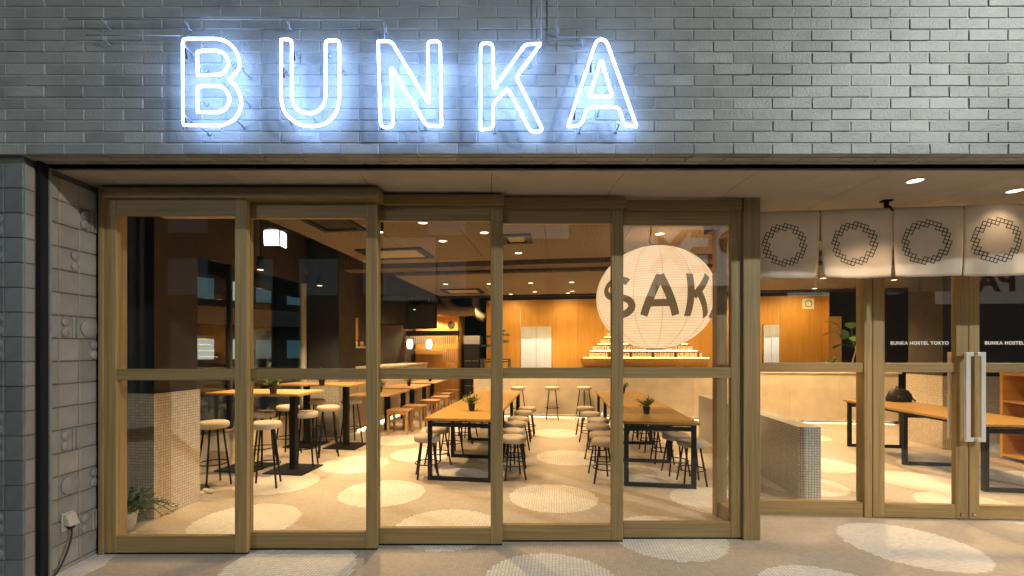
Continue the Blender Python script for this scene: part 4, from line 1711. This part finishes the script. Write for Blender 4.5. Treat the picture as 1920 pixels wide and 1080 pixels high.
# stepped sake cup shelf
t = room_root("cup_shelf", "stepped timber shelf of glowing sake cups on the veneer wall", "shelf")
mbx = MB()
a, b = .52, 3.32
mbx.add([(a + .06, 10.72, 1.06), (b - .06, 10.72, 1.06), (b, 10.62, 1.275), (a, 10.62, 1.275), (a + .06, 11.095, 1.06), (b - .06, 11.095, 1.06), (b, 11.095, 1.275), (a, 11.095, 1.275)],
        [(0, 1, 2, 3), (4, 7, 6, 5), (0, 3, 7, 4), (1, 5, 6, 2), (3, 2, 6, 7), (0, 4, 5, 1)])
part(t, "base", mbx, M['wallwood'])
steps = [(.68, 3.18, 1.277, 10.64), (.78, 3.03, 1.437, 10.74), (.96, 2.85, 1.597, 10.84), (1.12, 2.68, 1.757, 10.94)]
cup = MB()
cup.lathe([(.0235, 0), (.0245, .108), (.022, .113)], 10, mi=0)
cup.lathe([(.021, .115), (.021, .132), (.019, .134)], 10, mi=1)
cupm = cup.mesh("sake_cup", [M['cup'], M['cap']])
rown = ["lowest", "second", "third", "topmost"]
for i, (ua, ub, z, v) in enumerate(steps):
    la, lb_ = ua - (.14 if i == 0 else .07), ub + (.14 if i == 0 else .07)
    if i > 0:
        part(t, "step", MB().box(la, lb_, v, 11.094, z - .022, z - .001), M['wallwood'], .002)
    part(t, "led_strip", MB().box(la + .01, lb_ - .01, v + .002, v + .009, z, z + .007).box(la + .01, lb_ - .01, v + .07, v + .077, z, z + .008), M['led'])
    n = int((ub - ua) / .054)
    for k in range(n):
        if i == 0 and k % 9 == 8:
            part(t, "divider", MB().box(ua + (k + .5) * .054 - .006, ua + (k + .5) * .054 + .006, v + .01, v + .05, z, z + .136), M['darkpaint'])
            continue
        q = UV(ua + (k + .5) * .054, v + .036, z)
        o = link("sake_cup", cupm)
        o.location = q
        o.rotation_euler[2] = random.uniform(0, 6)
        tag(o, "small white sake cup with olive cap on the %s step of the glowing shelf" % rown[i], "cup", "sake cups on the %s shelf step" % rown[i])

# bonsai on its stand
t = thing("bonsai_stand", "low dark stand on the end of the bar counter under the bonsai", "stand", UV(-1.42, 10.18, 1.021), -AL)
part(t, "top", MB().box(-.33, .33, -.17, .17, .215, .24), M['darkpaint'], .003)
for x in (-.31, .31):
    part(t, "leg", MB().box(x - .018, x + .018, -.15, .15, 0, .214), M['darkpaint'], .002)
part(t, "rail", MB().box(-.29, .29, -.15, -.13, .16, .19), M['darkpaint'])
bq = UV(-1.42, 10.18, 1.262)
t = thing("bonsai", "dark leaning bonsai tree on the stand beside the veneer wall", "bonsai", bq)
part(t, "pot", MB().lathe([(.10, 0), (.13, .05), (.12, .05), (.0005, .045)], 20), M['pot'])
tr = smoothcurve([(0, 0, .04), (.05, 0, .14), (.0, .02, .25), (-.04, 0, .35), (.03, 0, .48), (.02, 0, .6)], 4)
part(t, "trunk", MB().tube(tr, .028, 8, r1=.009), M['bark'])
cr = MB()
for cx, cz, rx, n in ((-.20, .27, .17, 130), (.16, .37, .15, 110), (-.1, .48, .15, 110), (.05, .62, .16, 140), (.2, .52, .1, 70)):
    for k in range(n):
        a, q = rnd.uniform(0, 6.28), math.sqrt(rnd.random())
        b_ = Vector((cx + rx * q * math.cos(a), rx * q * math.sin(a) * .8, cz + rnd.uniform(-.03, .05) * (1.2 - q)))
        leaf_quad(cr, b_, Vector((rnd.uniform(-1, 1), rnd.uniform(-1, 1), rnd.uniform(0, 1.2))), Vector((0, 0, 1)), .05, .012)
part(t, "crown", cr, M['leafdark'])

# big-leaved plant and small plant on the lobby end of the counter
pq = UV(5.92, 10.2, 1.021)
t = thing("fig_plant", "fig plant with large round leaves on the lobby end of the counter", "plant", pq)
part(t, "pot", MB().lathe([(.07, 0), (.10, .13), (.09, .13), (.0005, .12)], 18), M['whitepot'])
part(t, "trunk", MB().tube(smoothcurve([(0, 0, .12), (.04, 0, .3), (.08, 0, .45), (.02, 0, .62)], 4), .016, 8, r1=.009), M['beige'])
for k in range(13):
    a = k * 2.4
    q = Vector((.28 * math.cos(a) * (.4 + .6 * rnd.random()), .22 * math.sin(a), .55 + .42 * rnd.random()))
    mbx = MB()
    out = Vector((q.x, q.y, rnd.uniform(-.25, .15))).normalized()
    s_ = out.cross(Vector((0, 0, 1))).normalized()
    nrm = s_.cross(out)
    Lf = rnd.uniform(.17, .25)
    pr = [(0, .0), (.18, .36), (.45, .5), (.75, .42), (.93, .2), (1, 0)]
    cen = [q + out * Lf * a_ + nrm * (-.16 * Lf * a_ * a_) for a_, _ in pr]
    v = cen + [c_ + s_ * Lf * w_ * .85 + nrm * .05 * Lf for c_, (_, w_) in zip(cen, pr)] + [c_ - s_ * Lf * w_ * .85 + nrm * .05 * Lf for c_, (_, w_) in zip(cen, pr)]
    n = len(pr)
    f = []
    for i in range(n - 1):
        f += [(i, i + 1, n + i + 1, n + i), (i, 2 * n + i, 2 * n + i + 1, i + 1)]
    mbx.add(v, f, 0, True)
    mbx.tube([Vector((.05, 0, .5)), q], .004, 5)
    part(t, "leaf", mbx, M['leaf'] if k % 3 == 0 else M['leafdark'])
p = dup(pot0, UV(5.5, 10.15, 1.021), 1.0, "leafy potted plant on the counter beside the fig plant")
p.scale = (1.6, 1.6, 1.3)

solo("timber_door", uvbox(MB(), 5.9, 6.15, 10.95, 10.99, 0, 2.2), M['stoolwood'], "narrow timber door leaf beyond the end of the veneer wall", "door")
t = thing("wall_sign", "small square white sign with a ring high on the veneer wall", "sign", UV(5.55, 11.085, 2.5), -AL)
part(t, "plate", MB().box(-.12, .12, 0, .014, -.12, .12), M['white'], .002)
part(t, "ring_print", MB().tube([(.068 * math.cos(R(a)), -.003, .068 * math.sin(R(a))) for a in range(0, 360, 12)], .008, 6, True), plain("sign grey", (.12, .10, .08), .7))

# ------------------------------------------------------------------ kitchen counter and kitchen
t = room_root("kitchen_counter", "long pale stone clad kitchen counter behind the low tables", "counter")
part(t, "body", MB().box(-4.2, -3.61, 7.62, 11.9, .06, 1.08), M['joint'])
v = 7.62
for w_ in (1.05, 1.07, 1.06, 1.10):
    part(t, "stone_panel", MB().box(-3.584, -3.56, v + .0015, v + w_ - .0015, .065, 1.079), M['beige'])
    v += w_
part(t, "counter_top", MB().box(-4.22, -3.54, 7.61, 11.92, 1.081, 1.12), M['beige'], .003)
part(t, "led_strip", MB().box(-3.607, -3.59, 7.65, 11.85, .074, .088), M['ledfloor'])
part(t, "plinth", MB().box(-4.2, -3.66, 7.65, 11.88, 0, .059), M['deck'])
# open timber kitchen stall with slatted screen
t = room_root("kitchen_hatch", "lit timber kitchen hatch with slatted screens behind the counter", "kitchen hatch")
part(t, "back_wall", MB().box(-4.25, -2.75, 13.0, 13.05, 0, 2.45), M['wallwood'])
part(t, "side_wall", MB().box(-2.80, -2.74, 12.3, 13.0, 0, 2.45), M['wallwood'])
part(t, "canopy", MB().box(-4.28, -2.72, 12.2, 13.05, 2.452, 2.50), M['wallwood'])
part(t, "lintel", MB().box(-4.28, -2.74, 12.24, 12.28, 1.86, 2.0), M['darkpaint'])
for k in range(22):
    part(t, "slat", MB().box(-4.2 + k * .062, -4.165 + k * .062, 12.3, 12.32, 1.62, 1.858), M['white'])
for k in range(8):
    part(t, "slat", MB().box(-3.3 + k * .06, -3.27 + k * .06, 12.6, 12.62, 1.121, 1.5), M['white'])
part(t, "shelf", MB().box(-4.2, -3.4, 12.7, 12.95, 1.45, 1.475), M['white'])
part(t, "clock_face", MB().lathe([(.11, 0), (.11, .02), (.09, .03), (.0005, .03)], 24).xf(lambda p: Vector((-3.15 + p.x, 12.995 - p.z, 2.2 + p.y))), M['darkpaint'])
part(t, "menu_sheet", MB().box(-2.93, -2.82, 12.97, 12.995, 2.0, 2.33), M['red'])
lamp_q = UV(-3.6, 12.6, 2.42)
lamp_spot("hatch_lamp", lamp_q, 110, (1.0, .70, .36), R(150), .5)
lamp_q = UV(-2.95, 12.6, 2.42)
lamp_spot("hatch_lamp", lamp_q, 70, (1.0, .66, .3), R(150), .5)
pl0 = None
for (u, v, lb) in ((-3.52, 11.95, "small oval paper lamp hanging before the kitchen hatch"), (-3.95, 11.6, "small oval paper lamp half hidden by the door stile")):
    q = UV(u, v, 1.62)
    if pl0 is None:
        pl0 = thing("paper_lamp", lb, "lamp", q, 0, "small paper lamps")
        part(pl0, "paper_shade", MB().lathe([(.05, -.13), (.078, -.09), (.085, 0), (.078, .09), (.05, .13)], 18), M['paperlamp'])
        part(pl0, "cord", MB().tube([(0, 0, .13), (0, 0, 1.7)], .004, 6), M['black'])
    else:
        dup(pl0, q, 0, lb)
t = room_root("kitchen_cloths", "row of short ochre cloth strips hanging on the kitchen wall behind the counter", "curtain")
part(t, "rail", MB().box(-4.27, -4.25, 7.75, 9.15, 2.12, 2.14), M['stoolwood'])
for k in range(4):
    v, f = [], []
    for a_ in range(9):
        for b_ in range(2):
            v.append((-4.245 + .012 * math.sin(a_ * 1.7 + k), 7.78 + k * .34 + .32 * a_ / 8, 2.12 - .46 * b_))
    f = [(2 * a_, 2 * a_ + 1, 2 * a_ + 3, 2 * a_ + 2) for a_ in range(8)]
    part(t, "cloth_panel", MB().add(v, f, 0, True), M['ochre'])
part(t, "shelf", MB().box(-4.28, -4.05, 7.7, 9.4, 1.50, 1.53), M['white'])
for k in range(5):
    part(t, "jar", MB().lathe([(.04, 1.531), (.045, 1.60), (.025, 1.64), (.0005, 1.641)], 12, -4.16, 7.9 + k * .3), M['beige'] if k % 2 else M['stoolwood'])
q = UV(-3.9, 8.4, 2.6)
lamp_spot("cloth_fill_lamp", q, 80, (1, .62, .25), R(120))  # unseen lamp added to warm the cloths and the wall there
# screens hung from the ceiling
for (u, v, lb) in ((-3.6, 9.2, "flat screen hanging from the dark ceiling above the counter, glass side"), (-3.45, 10.9, "flat screen hanging from the dark ceiling above the kitchen end")):
    t = thing("hanging_screen", lb, "screen", UV(u, v, 2.0), -AL - R(8), "hanging screens")
    part(t, "screen_panel", MB().box(-.42, .42, -.02, .02, .02, .60), M['screen'])
    part(t, "surround", MB().box(-.45, .45, -.015, .03, -.01, .0195).box(-.45, .45, -.015, .03, .6005, .63).box(-.45, -.4205, -.015, .03, .02, .60).box(.4205, .45, -.015, .03, .02, .60), M['black'])
    part(t, "hanger", MB().box(-.30, -.27, .03, .05, .3, 1.31).box(.27, .30, .03, .05, .3, 1.31), M['black'])
# fridge
t = thing("drinks_fridge", "glass fronted drinks fridge with white top beside the kitchen hatch", "fridge", UV(-2.42, 12.4), -AL)
part(t, "cabinet", MB().box(-.22, .22, .0, .5, 0, 1.62), M['darkpaint'])
part(t, "top_box", MB().box(-.23, .23, -.02, .5, 1.622, 1.86), M['white'], .004)
for s_ in (-1, 1):
    part(t, "glass_door", MB().box(s_ * .11 - .1, s_ * .11 + .1, -.02, -.004, .1, 1.6), M['screen'])
    for z in (.45, .8, 1.15):
        part(t, "shelf_edge", MB().box(s_ * .11 - .09, s_ * .11 + .09, -.026, -.021, z, z + .02), M['plastic'])
# reception block and exit sign
t = room_root("reception_block", "pale plain block wall in the passage behind the box stools", "low wall")
part(t, "block", MB().box(-2.35, -1.92, 12.5, 13.0, 0, 1.18), M['beige'])
part(t, "cap", MB().box(-2.37, -1.90, 12.48, 13.02, 1.181, 1.2), M['beige'])
t = thing("exit_sign", "small green exit sign in the dark passage beside the veneer wall", "sign", UV(-1.98, 13.2, 2.28), -AL)
part(t, "plate", MB().box(-.13, .13, 0, .03, -.13, .13), M['exit'])
fg = MB().box(-.03, .02, -.006, -.001, -.03, .05).box(-.05, -.015, -.006, -.001, -.10, -.031).box(.0, .035, -.006, -.001, -.09, -.031)
fg.lathe([(.022, .001), (.022, .006)], 12).xf(lambda p: p)
part(t, "running_figure", MB().box(-.03, .02, -.006, -.001, -.03, .05).box(-.05, -.015, -.006, -.001, -.10, -.031).box(.0, .035, -.006, -.001, -.09, -.031).box(-.012, .022, -.006, -.001, .056, .088), M['exitwhite'])
q = UV(-2.3, 11.9, 2.7)
lamp_spot("passage_lamp", q, 60, (1, .72, .4), R(120))

# lobby: cubby shelf, bag, shoes
t = room_root("cubby_shelf", "open orange timber cubby shelf against the broad mosaic column", "shelf")
u0, u1, v0, v1 = 5.84, 6.24, 5.5, 6.98
for nm, q in (("side_panel", (u0, u1, v0, v0 + .04, 0.03, 1.12)), ("side_panel", (u0, u1, v1 - .04, v1, 0.03, 1.12)), ("top", (u0 - .002, u1, v0, v1, 1.121, 1.16)),
              ("shelf", (u0, u1, v0 + .041, v1 - .041, .76, .79)), ("shelf", (u0, u1, v0 + .041, v1 - .041, .40, .43)), ("shelf", (u0, u1, v0 + .041, v1 - .041, .05, .08)), ("back_panel", (u1 - .02, u1 - .002, v0 + .041, v1 - .041, .09, 1.12))):
    part(t, nm, MB().box(*q), M['orangewood'], .002)
bq = UV(4.93, 7.42, .701)
t = thing("backpack", "black backpack lying on the far end of the lobby table", "bag", bq, -AL)
t.scale = (.8, .8, 1.0)
mbx = MB()
sect = [(.0, .185, .10), (.05, .19, .105), (.11, .175, .095), (.155, .135, .075), (.18, .085, .05)]
v, n = [], 24
for z, a, b in sect:
    for k in range(n):
        c_, s_ = math.cos(2 * math.pi * k / n), math.sin(2 * math.pi * k / n)
        q = 1 / (abs(c_) ** 3.4 + abs(s_) ** 3.4) ** (1 / 3.4)
        v.append((a * c_ * q + .012 * math.sin(z * 40 + k), b * s_ * q, z + (.006 * math.sin(k * 1.9) if z > 0 else 0)))
f = [(i * n + k, i * n + (k + 1) % n, (i + 1) * n + (k + 1) % n, (i + 1) * n + k) for i in range(len(sect) - 1) for k in range(n)]
f += [tuple(range(n - 1, -1, -1)), tuple(range((len(sect) - 1) * n, len(sect) * n))]
part(t, "body", mbx.add(v, f, 0, True), M['bag'])
part(t, "handle", MB().tube(smoothcurve([(-.05, 0, .17), (-.04, 0, .21), (.04, 0, .21), (.05, 0, .17)], 4), .009, 8), M['bag'])
part(t, "strap", MB().tube(smoothcurve([(.1, 0, .13), (.19, 0, .08), (.22, -.02, .03), (.25, -.04, .012)], 4), .014, 8), M['bag'])
part(t, "pocket", MB().lathe([(.10, .0), (.105, .05), (.09, .085), (.0005, .09)], 20).xf(lambda p: Vector((p.x, -.09 + p.y * .35, p.z + .008))), M['bag'])

# shaded mat and stones by the side window
t = thing("turf_tray", "small tray of dark green turf on the floor by the side window", "tray", (-3.12, 4.66, 0), -AL)
part(t, "tray", MB().box(-.14, .14, -.1, .1, .001, .03), M['black'], .003)
part(t, "turf", MB().box(-.13, .13, -.09, .09, .031, .045), M['leafdark'])
for k, (x, y) in enumerate(((-2.92, 4.52), (-2.86, 4.58), (-2.94, 4.62))):
    st = MB().lathe([(.012, 0), (.034, .008), (.036, .02), (.022, .034), (.0005, .038)], 12)
    o = solo("stone", st, M['beige'], ["pale pebble by the turf tray nearest the mosaic column", "pale pebble by the turf tray out in the room", "pale pebble touching the turf tray"][k], "stone", "pebbles by the turf tray")
    o["label"] = ["small pale pebble between turf tray and mosaic column", "small pale pebble out on the mosaic floor", "small pale pebble touching the turf tray"][k]
    o.location = (x, y, 0)
    o.rotation_euler[2] = k

# ------------------------------------------------------------------ street behind the viewpoint (seen in the panes)
t = thing("street_lamp", "tall street lamp with a cool white head across the pavement", "street lamp", (8.7, -3.95, -.06))
part(t, "pole", MB().tube([(0, 0, 0), (0, 0, 6.8)], .07, 12, r1=.045), M['steel'])
part(t, "arm", MB().tube([(0, 0, 6.75), (-.1, .25, 6.95), (-.2, .6, 7.0)], .03, 8), M['steel'])
part(t, "lamp_head", MB().box(-.34, -.06, .45, .85, 6.94, 7.06), M['steel'], .02)
part(t, "lens", MB().box(-.31, -.09, .48, .82, 6.925, 6.939), M['streetlens'])
sl = bpy.data.lights.new("street_lamp_light", 'POINT')
sl.energy = STREET_W
sl.color = (.97, 1.0, .93)
sl.shadow_soft_size = .12
slo = bpy.data.objects.new("street_lamp_light", sl)
C.objects.link(slo)
slo.parent = t
slo.location = (-.2, .65, 6.82)
t = thing("lantern_lamp", "square glazed lantern street lamp with white light mirrored in the panes", "street lamp", (-4.6, -3.0, -.06))
part(t, "pole", MB().tube([(0, 0, 0), (0, 0, 3.7)], .06, 12, r1=.04), M['black'])
part(t, "lamp_glass", MB().box(-.16, .16, -.16, .16, 3.72, 4.02), emit("lantern lamp glass", (.86, .97, 1.0), 125))
cg = MB()
for x in (-.17, .17):
    for y in (-.17, .17):
        cg.box(x - .012, x + .012, y - .012, y + .012, 3.70, 4.05)
part(t, "cage", cg.box(-.19, .19, -.19, .19, 3.68, 3.70), M['black'])
part(t, "cap", MB().lathe([(.26, 4.05), (.05, 4.2), (.0005, 4.24)], 4), M['black'])


t = thing("shop_building", "dark shop building across the street with lit windows and a roof sign", "building", (0, -11, 0))
part(t, "wall", MB().box(-26, 26, -8, 0, -.06, 15), M['nightwall'])
for i in range(20):
    for k in range(5):
        r_ = random.random()
        if r_ < .55:
            part(t, "window", MB().box(-25 + i * 2.5, -23.5 + i * 2.5, -.03, .05, 3.6 + k * 2.4, 5.0 + k * 2.4), M['winlit'] if r_ < .12 else M['winteal'])
sb = part(t, "sign_board", MB().box(5.2, 12.6, .08, .25, 4.0, 6.6), M['signface'])
me = text_mesh("APEX", 2.3, .02, .05)
me.materials.clear()
me.materials.append(M['red'])
for v in me.vertices:
    v.co = Vector((8.9 - v.co.x, .28 + v.co.z, 5.25 + v.co.y))
link("lettering", me, sb)
sb = part(t, "sign_board", MB().box(15.2, 18.2, .08, .25, 3.2, 4.8), M['signface'])
me = text_mesh("PAC", 1.1, .02, .03)
me.materials.clear()
me.materials.append(M['red'])
for v in me.vertices:
    v.co = Vector((16.7 - v.co.x, .28 + v.co.z, 4.0 + v.co.y))
link("lettering", me, sb)
for k, (x, z, w_, h_) in enumerate(((-3.2, 4.6, 2.2, 2.6), (1.6, 6.2, 3.0, .9))):
    sb = part(t, "sign_board", MB().box(x - w_ / 2, x + w_ / 2, .08, .22, z - h_ / 2, z + h_ / 2), M['nightwall'])
    part(sb, "lit_face", MB().box(x - w_ / 2 + .08, x + w_ / 2 - .08, .221, .24, z - h_ / 2 + .08, z + h_ / 2 - .08), M['signdim'])
